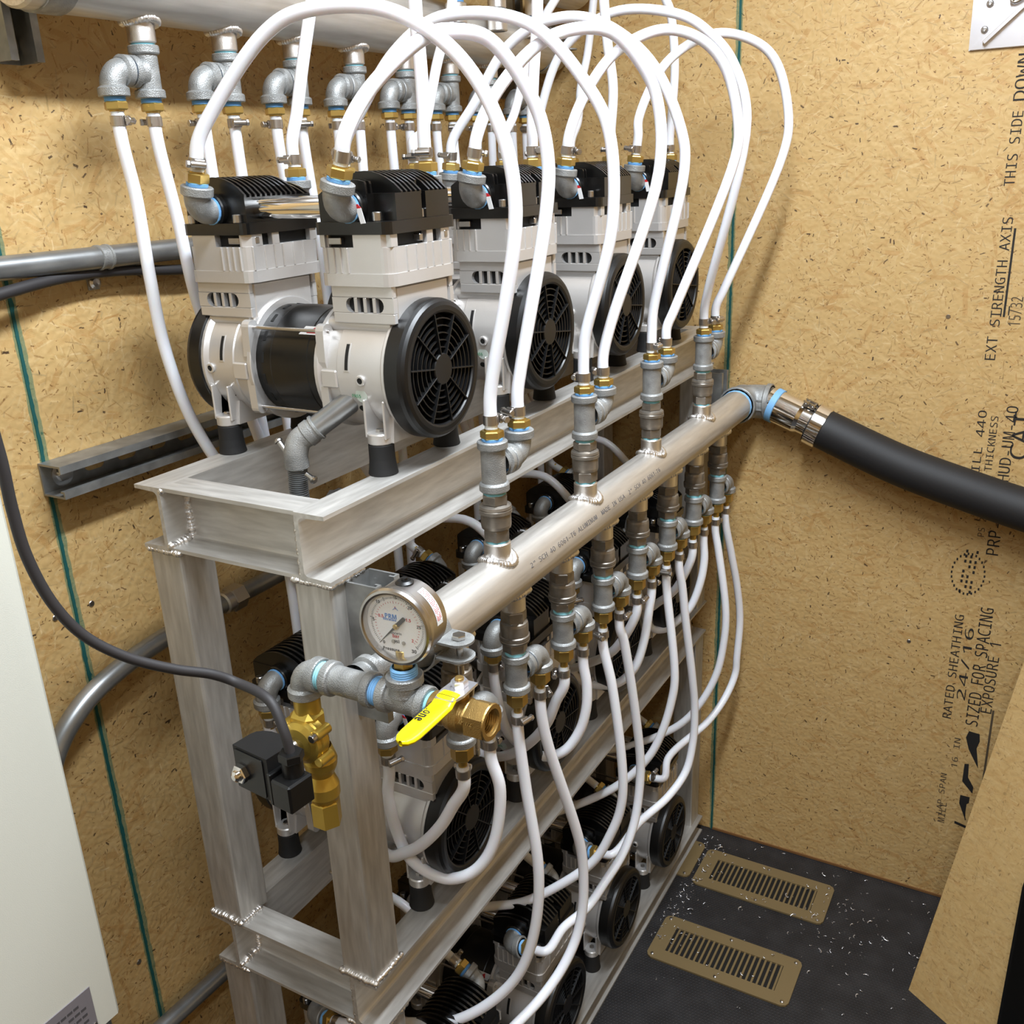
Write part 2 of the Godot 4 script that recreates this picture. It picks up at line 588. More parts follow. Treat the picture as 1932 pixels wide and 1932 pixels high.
# strands, fibres and dark flecks of oriented strand board
func osb_texture() -> ImageTexture:
	var n := 2048
	var im := Image.create(n, n, false, Image.FORMAT_RGB8)
	var base := Color(0.745, 0.62, 0.425)
	im.fill(base)
	var r := RandomNumberGenerator.new()
	r.seed = 41
	var tones := [Color(0.775, 0.66, 0.47), Color(0.73, 0.595, 0.39), Color(0.695, 0.55, 0.345), Color(0.8, 0.69, 0.51), Color(0.745, 0.625, 0.42), Color(0.665, 0.495, 0.285), Color(0.765, 0.655, 0.47)]
	for i in 5200:   # wide strands
		var a := r.randfn(0.0, 0.75)
		strand(im, n, r.randi() % n, r.randi() % n, a, r.randi_range(25, 110), r.randi_range(4, 14), tones[r.randi() % 7], 0.4, r)
	for i in 30000:   # fibres
		var a := r.randfn(0.0, 0.85)
		var c: Color = tones[r.randi() % 7]
		c = c.darkened(r.randf_range(0.0, 0.2)) if r.randf() < 0.55 else c.lightened(r.randf_range(0.0, 0.2))
		strand(im, n, r.randi() % n, r.randi() % n, a, r.randi_range(6, 34), r.randi_range(1, 3), c, 0.6, r)
	for i in 11000:   # dark flecks
		var a := r.randf_range(0, PI)
		var k := r.randf()
		strand(im, n, r.randi() % n, r.randi() % n, a, r.randi_range(2, 9), 1 if r.randf() < 0.6 else 2, Color(0.3, 0.19, 0.09).lerp(Color(0.54, 0.38, 0.2), k), 0.85, r)
	for i in 650:
		strand(im, n, r.randi() % n, r.randi() % n, r.randf_range(0, PI), r.randi_range(5, 14), r.randi_range(2, 4), Color(0.22, 0.15, 0.09), 0.85, r)
	im.generate_mipmaps()
	return ImageTexture.create_from_image(im)


func strand(im: Image, n: int, x: int, y: int, a: float, l: int, w: int, c: Color, k: float, r: RandomNumberGenerator) -> void:
	var d := Vector2(cos(a), sin(a))
	var p := Vector2(-d.y, d.x)
	var shade := r.randf_range(-0.03, 0.03)
	var j := r.randf() * 6.0
	for v in w:
		var cut := int(absf(sin(v * 2.1 + j)) * l * 0.25)
		var cc := c.lightened(shade + 0.02 * sin(v * 1.7 + j)) if shade > 0 else c.darkened(-shade + 0.02 * absf(sin(v * 1.7 + j)))
		for u in range(cut, l - cut / 2):
			var q := d * u + p * v
			var px := posmod(x + int(q.x), n)
			var py := posmod(y + int(q.y), n)
			im.set_pixel(px, py, im.get_pixel(px, py).lerp(cc, k))


func floor_bumps() -> ImageTexture:
	var n := 512
	var im := Image.create(n, n, false, Image.FORMAT_RGB8)
	im.fill(Color(0.3, 0.3, 0.3))
	for i in 64:
		for j in 64:
			im.fill_rect(Rect2i(i * 8 + (4 if j % 2 else 0), j * 8, 3, 3), Color(0.6, 0.6, 0.6))
	im.bump_map_to_normal_map(3.0)
	return ImageTexture.create_from_image(im)


# ---------------------------------------------------------------- the room
func sheet(parent: Node, x0: float, x1: float, y0: float, y1: float, z0: float, z1: float, m: String) -> void:
	var s := S()
	bx(s, x0, x1, y0, y1, z0, z1, 0.0008)
	part("osb_sheet", s, M[m], parent)


# a ragged bead of green sealant between two sheets, with its overspray
func seam(parent: Node, on_left: bool, at: float, y1: float, sd: int) -> void:
	var r := RandomNumberGenerator.new()
	r.seed = sd
	var s := S()
	var mist := S()
	var n := int(y1 / 0.004)
	var a0 := 0.002
	var b0 := 0.002
	var m0 := 0.004
	var k0 := 0.004
	var swell := 0.0
	for i in n:
		var y := i * 0.004
		swell = lerpf(swell, r.randf_range(0.0, 1.0), 0.06)
		var a1 := clampf(lerpf(a0, 0.0008 + absf(r.randfn(0.0, 0.0011)) + 0.0012 * swell, 0.5), 0.0006, 0.006)
		var b1 := clampf(lerpf(b0, 0.0008 + absf(r.randfn(0.0, 0.0011)) + 0.0012 * swell, 0.5), 0.0006, 0.006)
		var m1 := lerpf(m0, 0.003 + 0.012 * swell * swell + r.randf() * 0.004, 0.35)
		var k1 := lerpf(k0, 0.002 + 0.006 * swell * swell + r.randf() * 0.003, 0.35)
		for w in [[s, a0, b0, a1, b1, 0.0009], [mist, m0, k0, m1, k1, 0.0004]]:
			var p: Array[Vector3] = []
			for q in [[-w[1], y], [w[2], y], [w[4], y + 0.004], [-w[3], y + 0.004]]:
				p.append(Vector3(w[5], q[1], at + q[0]) if on_left else Vector3(at + q[0], q[1], w[5]))
			quad(w[0], p[0], p[1], p[2], p[3], Vector3.RIGHT if on_left else Vector3.BACK)
		a0 = a1; b0 = b1; m0 = m1; k0 = k1
	part("sealant_mist", mist, M["sealant_mist"], parent)
	part("sealant_bead", s, M["sealant"], parent)


func build_room() -> void:
	var H := 2.42
	var s := S()
	bx(s, -0.13, -0.013, 0, H, -0.13, 3.73, 0.0)
	var w := struct("wall_left", s, M["wood_edge"])
	sheet(w, -0.012, 0, 0, H, 0.0, 1.2175, "osb_0")
	sheet(w, -0.012, 0, 0, H, 1.2205, 2.438, "osb_1")
	sheet(w, -0.012, 0, 0, H, 2.441, 3.6, "osb_2")
	seam(w, true, 1.219, H, 11)
	s = S()
	bx(s, -0.013, 2.33, 0, H, -0.13, -0.013, 0.0)
	w = struct("wall_back", s, M["wood_edge"])
	sheet(w, -0.012, 0.4685, 0, H, -0.012, 0, "osb_2")
	sheet(w, 0.4715, 1.69, 0, H, -0.012, 0, "osb_3")
	sheet(w, 1.693, 2.33, 0, H, -0.012, 0, "osb_0")
	seam(w, false, 0.47, H, 23)
	wall_print(w)
	s = S()
	bx(s, 2.313, 2.43, 0, H, -0.13, 3.73, 0.0)
	w = struct("wall_right", s, M["wood_edge"])
	sheet(w, 2.3, 2.312, 0, H, 0, 1.2175, "osb_1")
	sheet(w, 2.3, 2.312, 0, H, 1.2205, 2.438, "osb_3")
	sheet(w, 2.3, 2.312, 0, H, 2.441, 3.6, "osb_0")
	s = S()
	bx(s, -0.013, 2.33, 0, H, 3.613, 3.73, 0.0)
	w = struct("wall_front", s, M["wood_edge"])
	sheet(w, -0.012, 1.2, 0, H, 3.6, 3.612, "osb_0")
	sheet(w, 1.203, 2.312, 0, H, 3.6, 3.612, "osb_2")
	s = S()
	bx(s, -0.13, 2.43, -0.06, 0.0, -0.13, 3.73, 0.0)
	struct("floor", s, M["floor_rubber"])
	s = S()
	bx(s, -0.13, 2.43, H, H + 0.08, -0.13, 3.73, 0.0)
	struct("ceiling", s, M["ceiling_paint"])
	# dark toe of the back wall's sheets, resting on the mat
	s = S()
	bx(s, 0.4725, 2.3, 0.0, 0.006, 0.0002, 0.003, 0.0005)
	struct("baseboard_back", s, M["wood_edge"])
	for i in LAMPS.size():
		var p: Array = LAMPS[i]
		var t := thing("ceiling_light", ["long tube light on the ceiling above the compressor rack", "long tube light on the ceiling behind the viewpoint"][i], "light", Vector3(p[0], p[1], p[2]))
		s = S()
		bx(s, -0.07, 0.07, 0.012, H - p[1], -0.6, 0.6, 0.004)
		part("housing", s, M["white_paint"], t)
		s = S()
		bx(s, -0.06, 0.06, 0.0, 0.012, -0.59, 0.59, 0.003)
		part("diffuser", s, M["lamp_diffuser"], t)


# factory print on the back wall, reading upwards
func wall_print(w: Node) -> void:
	for p in [
		["SIZED FOR SPACING", 1.012, 0.436, 0.262, 0.024, "ink_dark"], ["EXPOSURE 1", 1.033, 0.471, 0.155, 0.021, "ink"],
		["RATED SHEATHING", 0.962, 0.441, 0.233, 0.017, "ink"], ["24/16", 0.983, 0.489, 0.16, 0.017, "ink"],
		["HUD-UM-40", 1.006, 0.955, 0.142, 0.02, "ink"], ["PRP-108", 1.006, 0.808, 0.12, 0.022, "ink_dark"],
		["CAT", 1.03, 1.0, 0.088, 0.03, "ink"], ["MILL 440", 0.956, 0.95, 0.135, 0.015, "ink"], ["THICKNESS", 0.976, 0.972, 0.104, 0.013, "ink"],
		["STRENGTH AXIS", 0.958, 1.239, 0.184, 0.017, "ink"], ["THIS SIDE", 0.953, 1.474, 0.117, 0.017, "ink"], ["DOWN", 0.953, 1.607, 0.071, 0.019, "ink"],
		["EXT", 0.958, 1.178, 0.042, 0.018, "ink"], ["15/32", 0.99, 1.24, 0.05, 0.02, "ink_faint"], ["PS 2-10", 0.978, 0.842, 0.07, 0.012, "ink_faint"],
		["MILL", 0.975, 0.19, 0.05, 0.014, "ink_faint"], ["16 IN", 0.985, 0.33, 0.07, 0.012, "ink_faint"],
		["LAP SPAN", 0.968, 0.21, 0.1, 0.012, "ink_faint"],
	]:
		var t := lettering(p[0], p[4], M[p[5]], w, Transform3D.IDENTITY, "print", "Droid Sans Mono")
		var bb := t.mesh.get_aabb()
		var k: float = p[3] / bb.size.x
		var kv: float = p[4] * 0.95 / bb.size.y
		t.transform = Transform3D(Basis(Vector3.UP * k, Vector3.LEFT * kv, Vector3.BACK), Vector3(p[1], p[2], 0.0003)) * Transform3D(Basis.IDENTITY, -Vector3(bb.position.x, bb.position.y, 0))
	# three heavy slanting letters, the span mark's arrow and a dotted stamp
	var s := S()
	var f := Transform3D(Basis(Vector3.UP, Vector3.LEFT, Vector3.BACK), Vector3(1.02, 0.19, 0.0003))
	slab(s, f, PackedVector2Array([Vector2(0.0, 0.0), Vector2(0.006, 0.026), Vector2(0.012, 0.026), Vector2(0.006, 0.0)]), 0.0002)
	slab(s, f, PackedVector2Array([Vector2(0.02, 0.006), Vector2(0.058, 0.022), Vector2(0.078, 0.022), Vector2(0.078, 0.004), Vector2(0.064, 0.004), Vector2(0.06, 0.008), Vector2(0.04, 0.008)]), 0.0002)
	slab(s, f, PackedVector2Array([Vector2(0.088, 0.0), Vector2(0.104, 0.0), Vector2(0.124, 0.012), Vector2(0.156, 0.014), Vector2(0.154, 0.022), Vector2(0.112, 0.022)]), 0.0002)
	slab(s, f, PackedVector2Array([Vector2(0.15, -0.004), Vector2(0.196, 0.004), Vector2(0.214, 0.0), Vector2(0.23, 0.002), Vector2(0.232, 0.022), Vector2(0.216, 0.026), Vector2(0.19, 0.018)]), 0.0002)
	part("print", s, M["ink_dark"], w)
	s = S()
	box(s, Vector3(0.963, 1.33, 0.0004), Vector3(0.0035, 0.15, 0.0002), 0.0)
	box(s, Vector3(0.958, 1.262, 0.0004), Vector3(0.002, 0.014, 0.0002), 0.0)
	box(s, Vector3(0.97, 1.266, 0.0004), Vector3(0.002, 0.016, 0.0002), 0.0)
	for i in 26:
		var a := TAU * i / 26.0
		box(s, Vector3(0.959 + 0.029 * cos(a), 0.762 + 0.042 * sin(a), 0.0004), Vector3(0.003, 0.005, 0.0002), 0.0)
	for k in 3:
		for i in 9:
			if (i + k) % 4 != 1:
				box(s, Vector3(0.948 + 0.009 * k + 0.0006 * i, 0.725 + 0.0105 * i, 0.0004), Vector3(0.004, 0.006, 0.0002), 0.0)
	part("print", s, M["ink"], w)
	s = S()
	box(s, Vector3(1.036, 0.385, 0.0004), Vector3(0.004, 0.19, 0.0002), 0.0)
	part("print", s, M["ink_faint"], w)
	s = S()
	for p in [[0.873, 1.252], [0.867, 0.597]]:
		cyl(s, Vector3(p[0], p[1], 0), Vector3(p[0], p[1], 0.0012), 0.004, 12)
	part("screw", s, M["steel"], w)


# ---------------------------------------------------------------- the welded rack
func channel(outer_dir: int, len_axis: int, a0: float, a1: float, edge: float, y0: float, y1: float, flange: float) -> SurfaceTool:
	# C section: web at edge - flange*outer_dir; open side towards outer_dir; runs along len_axis (0 x, 2 z)
	var t := 0.0055
	var h := y1 - y0
	var r := 0.006
	var p := PackedVector2Array([Vector2(0, 0), Vector2(flange, 0), Vector2(flange, t * 0.8)])
	for i in 5:
		var a := PI * 0.5 * i / 4.0
		p.append(Vector2(t + r - r * sin(a), t + r - r * cos(a)))
	for i in 5:
		var a := PI * 0.5 * i / 4.0
		p.append(Vector2(t + r - r * cos(a), h - t - r + r * sin(a)))
	p.append(Vector2(flange, h - t * 0.8))
	p.append(Vector2(flange, h))
	p.append(Vector2(0, h))
	var s := S()
	var b: Basis
	if len_axis == 2:
		b = Basis(Vector3(outer_dir, 0, 0), Vector3.UP, Vector3.BACK)
		slab(s, Transform3D(b, Vector3(edge - flange * outer_dir, y0, a0)), p, a1 - a0)
	else:
		b = Basis(Vector3(0, 0, outer_dir), Vector3.UP, Vector3.RIGHT)
		slab(s, Transform3D(b, Vector3(a0, y0, edge - flange * outer_dir)), p, a1 - a0)
	return s


func bead(s: SurfaceTool, a: Vector3, b: Vector3, r := 0.004) -> void:
	var n := maxi(3, int(a.distance_to(b) / (r * 0.75)))
	for i in n + 1:
		var c := a.lerp(b, float(i) / n)
		var q := r * rng.randf_range(0.85, 1.25)
		c += Vector3(rng.randf_range(-1, 1), rng.randf_range(-1, 1), rng.randf_range(-1, 1)) * r * 0.15
		lathe(s, along(c, (b - a) + Vector3(0, 0.0001, 0)), [Vector2(0, -q), Vector2(q * 0.6, -q * 0.75), Vector2(q * 0.95, -q * 0.2), Vector2(q * 0.95, q * 0.2), Vector2(q * 0.6, q * 0.75), Vector2(0, q)], 8)


func tube_post(x0: float, x1: float, z0: float, z1: float, y0: float, y1: float) -> SurfaceTool:
	var s := S()
	var p := PackedVector2Array()
	for q in round_rect(x1 - x0, z1 - z0, 0.003, 2):
		p.append(q)
	slab(s, Transform3D(Basis(Vector3.RIGHT, Vector3.BACK, Vector3.UP), Vector3((x0 + x1) * 0.5, y0, (z0 + z1) * 0.5)), p, y1 - y0)
	return s


func build_rack() -> void:
	var t := thing("compressor_rack", "welded bare aluminium three-tier rack that carries all the compressors", "rack")
	var fl := 0.04
	for y in [[TOP_Y - 0.076, TOP_Y], [MID_Y - 0.076, MID_Y]]:
		part("channel_rail", channel(1, 2, RACK_Z0, RACK_Z1, RACK_X1, y[0], y[1], fl), M["aluminium_rail"], t)
		part("channel_rail", channel(-1, 2, RACK_Z0, RACK_Z1, RACK_X0, y[0], y[1], fl), M["aluminium_rail"], t)
		part("end_rail", channel(1, 0, RACK_X0 + fl, RACK_X1 - fl, RACK_Z1 - 0.002, y[0], y[1], fl), M["aluminium_cross"], t)
		part("end_rail", channel(-1, 0, RACK_X0 + fl, RACK_X1 - fl, RACK_Z0 + 0.002, y[0], y[1], fl), M["aluminium_cross"], t)
	part("channel_rail", channel(1, 2, RACK_Z0, RACK_Z1, RACK_X1 + 0.006, 0.001, LOW_Y, 0.05), M["aluminium_rail"], t)
	part("channel_rail", channel(-1, 2, RACK_Z0, RACK_Z1, RACK_X0, 0.001, LOW_Y, 0.05), M["aluminium_rail"], t)
	part("end_rail", channel(1, 0, RACK_X0 + 0.05, RACK_X1 - 0.044, RACK_Z1 - 0.002, 0.001, LOW_Y, fl), M["aluminium_cross"], t)
	part("end_rail", channel(-1, 0, RACK_X0 + 0.05, RACK_X1 - 0.044, RACK_Z0 + 0.002, 0.001, LOW_Y, fl), M["aluminium_cross"], t)
	for x in [[RACK_X0 + 0.002, RACK_X0 + 0.052], [RACK_X1 - 0.054, RACK_X1 - 0.004]]:
		for z in [[RACK_Z0 + 0.002, RACK_Z0 + 0.052], [RACK_Z1 - 0.054, RACK_Z1 - 0.004]]:
			part("post", tube_post(x[0], x[1], z[0], z[1], MID_Y, TOP_Y - 0.076), M["aluminium_post"], t)
			part("post", tube_post(x[0], x[1], z[0], z[1], LOW_Y, MID_Y - 0.076), M["aluminium_post"], t)
	# weld beads round the near corners
	for y in [TOP_Y, MID_Y]:
		var s := S()
		var z := RACK_Z1
		bead(s, Vector3(RACK_X0 + fl + 0.001, y - 0.006, z - fl + 0.004), Vector3(RACK_X0 + fl + 0.001, y - 0.07, z - fl + 0.004), 0.005)
		bead(s, Vector3(RACK_X0 + fl + 0.001, y - 0.07, z - fl + 0.004), Vector3(RACK_X0 + fl + 0.001, y - 0.071, z - 0.004), 0.0055)
		part("weld_bead", s, M["weld"], t)
		s = S()
		bead(s, Vector3(RACK_X1 - fl, y - 0.004, z - 0.003), Vector3(RACK_X1 - fl, y - 0.074, z - 0.003), 0.0028)
		part("weld_bead", s, M["weld"], t)
		s = S()
		bead(s, Vector3(RACK_X0 + fl, y - 0.004, z - 0.003), Vector3(RACK_X0 + fl, y - 0.01, z - fl), 0.0035)
		part("weld_bead", s, M["weld"], t)
		s = S()
		bead(s, Vector3(RACK_X1 - 0.054, y - 0.078, z - 0.003), Vector3(RACK_X1 - 0.003, y - 0.078, z - 0.003), 0.0035)
		bead(s, Vector3(RACK_X1 - 0.003, y - 0.078, z - 0.003), Vector3(RACK_X1 - 0.003, y - 0.078, z - 0.056), 0.0035)
		part("weld_bead", s, M["weld"], t)
		s = S()
		bead(s, Vector3(RACK_X0 + 0.002, y - 0.078, z - 0.003), Vector3(RACK_X0 + 0.052, y - 0.078, z - 0.003), 0.0035)
		part("weld_bead", s, M["weld"], t)
	for y in [MID_Y, LOW_Y]:
		var s := S()
		for a in [[RACK_X1 - 0.054, RACK_X1 - 0.003], [RACK_X0 + 0.001, RACK_X0 + 0.053]]:
			bead(s, Vector3(a[0], y + 0.002, RACK_Z1 - 0.003), Vector3(a[1], y + 0.002, RACK_Z1 - 0.003), 0.0042)
		bead(s, Vector3(RACK_X1 - 0.003, y + 0.002, RACK_Z1 - 0.003), Vector3(RACK_X1 - 0.003, y + 0.002, RACK_Z1 - 0.056), 0.0042)
		bead(s, Vector3(RACK_X0 + 0.053, y + 0.002, RACK_Z1 - 0.006), Vector3(RACK_X0 + 0.053, y + 0.002, RACK_Z1 - 0.036), 0.0042)
		part("weld_bead", s, M["weld"], t)


# strut channel: C section with returned lips; open side along `open`
func strut(s: SurfaceTool, f: Transform3D, l: float) -> void:
	# local x: depth from the back, local y: width, local z: length
	var w := 0.0205
	var d := 0.041
	var t := 0.0026
	var p := PackedVector2Array([Vector2(0, -w), Vector2(d, -w), Vector2(d, -w + 0.0095), Vector2(d - 0.007, -w + 0.0095), Vector2(d - 0.007, -w + 0.0095 - t), Vector2(d - t, -w + 0.0095 - t), Vector2(d - t, -w + t), Vector2(t, -w + t), Vector2(t, w - t), Vector2(d - t, w - t), Vector2(d - t, w - 0.0095 + t), Vector2(d - 0.007, w - 0.0095 + t), Vector2(d - 0.007, w - 0.0095), Vector2(d, w - 0.0095), Vector2(d, w), Vector2(0, w)])
	slab(s, f, p, l)


func build_struts() -> void:
	var t := thing("strut_channel", "long galvanised strut channel fixed level to the plywood wall behind the rack", "strut channel", Vector3(0, 1.2025, 0.02))
	var s := S()
	strut(s, Transform3D(Basis(Vector3.RIGHT, Vector3.UP, Vector3.BACK), Vector3(0.0005, 0, 0)), 1.208)
	part("channel", s, M["strut_steel"], t)
	s = S()
	for k in 12:
		slab(s, Transform3D(Basis(Vector3.BACK, Vector3.UP, Vector3.RIGHT), Vector3(0.0032, 0, 1.208 - 0.075 - 0.0508 * k)), round_rect(0.029, 0.014, 0.0069), 0.0003)
	part("slot", s, M["osb_1"], t, "plywood showing through the slots of the channel")
	s = S()
	hex(s, along(Vector3(0.003, 0, 1.18), Vector3.RIGHT), 0.009, 0, 0.006)
	lathe(s, along(Vector3(0.003, 0, 1.18), Vector3.RIGHT), [Vector2(0.015, 0), Vector2(0.015, 0.0015), Vector2(0.0, 0.0015)], 18)
	part("bolt", s, M["steel"], t)
	for q in [[RACK_Z1 - 0.046, "short strut channel bolted upright to the near front post behind the gauge"], [RACK_Z0 + 0.04, "short strut channel bolted upright to the far front post by the back wall"]]:
		t = thing("strut_channel", q[1], "strut channel", Vector3(RACK_X1 - 0.004, 0.978, q[0]))
		s = S()
		strut(s, Transform3D(Basis(Vector3.RIGHT, Vector3.FORWARD, Vector3.UP), Vector3(0, 0, 0)), 0.16)
		part("channel", s, M["strut_steel"], t)
		s = S()
		hex(s, along(Vector3(0.0026, 0.135, 0), Vector3.RIGHT), 0.009, 0, 0.007)
		lathe(s, along(Vector3(0.0026, 0.135, 0), Vector3.RIGHT), [Vector2(0.013, 0), Vector2(0.013, 0.0015), Vector2(0.0, 0.0015)], 18)
		part("bolt", s, M["steel"], t)
	for q in [[1.165, "short strut channel on the wall under the near end of the large pipe"], [0.06, "short strut channel on the wall under the far end of the large pipe"]]:
		t = thing("strut_channel", q[1], "strut channel", Vector3(0.0005, 1.668, q[0]))
		s = S()
		strut(s, Transform3D(Basis(Vector3.RIGHT, Vector3.FORWARD, Vector3.UP), Vector3(0, 0, 0)), 0.2)
		part("channel", s, M["strut_steel"], t)
		s = S()
		hex(s, along(Vector3(0.003, 0.02, 0), Vector3.RIGHT), 0.009, 0, 0.008)
		lathe(s, along(Vector3(0.003, 0.02, 0), Vector3.RIGHT), [Vector2(0.017, 0), Vector2(0.017, 0.002), Vector2(0.0, 0.002)], 18)
		part("bolt", s, M["steel"], t)
	# clamps that hold the pipes on the struts
	for q in [[Vector3(PIPE_X, PIPE_Y, RACK_Z1 - 0.046), 0.0302, "two-part steel pipe clamp with bolted tabs beside the gauge"], [Vector3(PIPE_X, PIPE_Y, RACK_Z0 + 0.04), 0.0302, "two-part steel pipe clamp by the black hose's pipe elbow"], [Vector3(WALL_PIPE.x, WALL_PIPE.y, 1.165), 0.0445, "steel clamp round the near end of the large wall pipe"], [Vector3(WALL_PIPE.x, WALL_PIPE.y, 0.06), 0.0445, "steel clamp round the far end of the large wall pipe"]]:
		clamp_pair(q[0], q[1], q[2])


func clamp_pair(at: Vector3, r: float, label: String) -> void:
	var t := thing("pipe_clamp", label, "pipe clamp", at)
	for sg in [-1.0, 1.0]:
		var s := S()
		var pts := PackedVector3Array()
		var ro := r + 0.0022
		# half band
		for i in 17:
			var a: float = deg_to_rad(8.0 + 164.0 * i / 16.0) * sg
			pts.append(Vector3(cos(a) * ro, sin(a) * ro, 0))
		for i in 16:
			var n0 := pts[i].normalized()
			var n1 := pts[i + 1].normalized()
			var w := Vector3(0, 0, 0.016)
			tri(s, pts[i] - w, pts[i + 1] - w, pts[i + 1] + w, n0, n1, n1)
			tri(s, pts[i] - w, pts[i + 1] + w, pts[i] + w, n0, n1, n0)
			for e in [-1.0, 1.0]:
				quad(s, pts[i] + w * e, pts[i + 1] + w * e, pts[i + 1] * (r / ro) + w * e, pts[i] * (r / ro) + w * e, Vector3(0, 0, e))
		# round tab
		var tp := PackedVector2Array()
		for i in 13:
			var a := -PI * 0.5 + PI * i / 12.0
			tp.append(Vector2(0.02 + 0.016 * cos(a), 0.016 * sin(a)))
		tp.append(Vector2(0, 0.016))
		tp.append(Vector2(0, -0.016))
		slab(s, Transform3D(Basis(Vector3.RIGHT, Vector3.BACK, Vector3.UP), Vector3(r, 0.0105 * sg - (0.0025 if sg > 0 else 0.0), 0)), tp, 0.0025)
		part("clamp_half", s, M["galvanised"], t)
	var s := S()
	cyl(s, Vector3(r + 0.02, -0.03, 0), Vector3(r + 0.02, 0.012, 0), 0.0035, 12)
	hex(s, Transform3D(Basis.IDENTITY, Vector3(r + 0.02, 0.0105, 0)), 0.0075, 0, 0.005)
	hex(s, Transform3D(Basis.IDENTITY, Vector3(r + 0.02, -0.018, 0)), 0.0075, 0, 0.005)
	part("bolt", s, M["steel"], t)


# ---------------------------------------------------------------- fittings
# malleable tee: run along y, arm along +z
func tee_mesh(half: float, arm: float, r := 0.0142) -> Mesh:
	var key := "tee %f %f %f" % [half, arm, r]
	if not shared.has(key):
		var s := S()
		var rim := r + 0.0033
		lathe(s, Transform3D.IDENTITY, [Vector2(r - 0.003, -half), Vector2(rim - 0.001, -half), Vector2(rim, -half + 0.001), Vector2(rim, -half + 0.008), Vector2(rim - 0.001, -half + 0.0095), Vector2(r, -half + 0.0105), Vector2(r, half - 0.0105), Vector2(rim - 0.001, half - 0.0095), Vector2(rim, half - 0.008), Vector2(rim, half - 0.001), Vector2(rim - 0.001, half), Vector2(r - 0.003, half)], 24)
		lathe(s, Transform3D(Basis(Vector3.RIGHT, Vector3.BACK, Vector3.DOWN), Vector3.ZERO), [Vector2(r + 0.002, r * 0.55), Vector2(r - 0.0005, r + 0.004), Vector2(r - 0.0005, arm - 0.0095), Vector2(rim, arm - 0.008), Vector2(rim, arm - 0.001), Vector2(rim - 0.001, arm), Vector2(r - 0.003, arm)], 24)
		shared[key] = baked(s, M["galvanised"])
	return shared[key]


# 90 degree elbow: one end at -z * a, the other at +y * b
func elbow_mesh(a := 0.028, b := 0.028, r := 0.0142, street := false) -> Mesh:
	var key := "elbow %f %f %f %s" % [a, b, r, street]
	if not shared.has(key):
		var s := S()
		var rim := r + 0.0033
		var c := r + 0.003
		var pts := PackedVector3Array([Vector3(0, 0, -a)])
		for i in 9:
			var t := PI * 0.5 * i / 8.0
			pts.append(Vector3(0, c - c * cos(t), -c + c * sin(t)))
		pts.append(Vector3(0, b, 0))
		sweep(s, pts, r, 20)
		lathe(s, Transform3D.IDENTITY, [Vector2(r, b - 0.0115), Vector2(rim, b - 0.009), Vector2(rim, b - 0.001), Vector2(rim - 0.001, b), Vector2(r - 0.003, b)], 24)
		if not street:
			lathe(s, Transform3D(Basis(Vector3.RIGHT, Vector3.FORWARD, Vector3.UP), Vector3.ZERO), [Vector2(r, a - 0.0115), Vector2(rim, a - 0.009), Vector2(rim, a - 0.001), Vector2(rim - 0.001, a), Vector2(r - 0.003, a)], 24)
		shared[key] = baked(s, M["galvanised"])
	return shared[key]


func seal_mesh(r: float, h: float, m: String) -> Mesh:
	var key := "seal %f %f %s" % [r, h, m]
	if not shared.has(key):
		var s := S()
		var prof := [Vector2(r - 0.002, 0.0)]
		for i in 4:
			prof.append(Vector2(r, h * (i + 0.2) / 4.0))
			prof.append(Vector2(r - 0.0009, h * (i + 0.7) / 4.0))
		prof.append(Vector2(r - 0.002, h))
		lathe(s, Transform3D.IDENTITY, prof, 18)
		shared[key] = baked(s, M[m])
	return shared[key]


func barb_mesh(h: float, r := 0.0135) -> Mesh:
	var key := "barb %f %f" % [h, r]
	if not shared.has(key):
		var s := S()
		hex(s, Transform3D.IDENTITY, r, 0.0, h)
		lathe(s, Transform3D.IDENTITY, [Vector2(0.0085, h), Vector2(0.0085, h + 0.0015), Vector2(0.0055, h + 0.002), Vector2(0.0055, h + 0.02), Vector2(0, h + 0.02)], 14)
		shared[key] = baked(s, M["brass"])
	return shared[key]


# seal and hose barb that leave a port along d
func port(parent: Node, at: Vector3, d: Vector3, hx := 0.011, seal := 0.0035, tape := "thread_tape") -> void:
	put("thread_seal", seal_mesh(0.0122, seal + 0.001, tape), parent, along(at - d * 0.0005, d))
	put("hose_barb", barb_mesh(hx), parent, along(at + d * seal, d))


func clamp_mesh() -> Mesh:
	if not shared.has("hose_clamp"):
		var s := S()
		lathe(s, Transform3D.IDENTITY, [Vector2(0.0076, -0.0055), Vector2(0.0088, -0.0055), Vector2(0.0088, 0.0055), Vector2(0.0076, 0.0055)], 24)
		for i in 14:
			var a := TAU * i / 24.0
			box(s, Vector3(cos(a) * 0.0089, 0, sin(a) * 0.0089), Vector3(0.0005, 0.008, 0.0008), 0.0, Basis(Vector3.UP, -a))
		box(s, Vector3(0.0, 0, 0.011), Vector3(0.012, 0.0105, 0.004), 0.001)
		cyl(s, Vector3(-0.0105, 0, 0.0125), Vector3(0.0065, 0, 0.0125), 0.0036, 12)
		hex(s, along(Vector3(-0.0105, 0, 0.0125), Vector3.LEFT), 0.0042, 0.0, 0.004)
		shared["hose_clamp"] = baked(s, M["clamp_steel"])
	return shared["hose_clamp"]


# ---------------------------------------------------------------- pipe manifolds
func socket_mesh(r := 0.0165, h := 0.024) -> Mesh:
	var key := "socket %f %f" % [r, h]
	if not shared.has(key):
		var s := S()
		lathe(s, Transform3D.IDENTITY, [Vector2(r - 0.001, 0), Vector2(r, 0.001), Vector2(r, h - 0.0015), Vector2(r - 0.0015, h), Vector2(r - 0.004, h)], 22)
		shared[key] = baked(s, M["weld"])
	return shared[key]


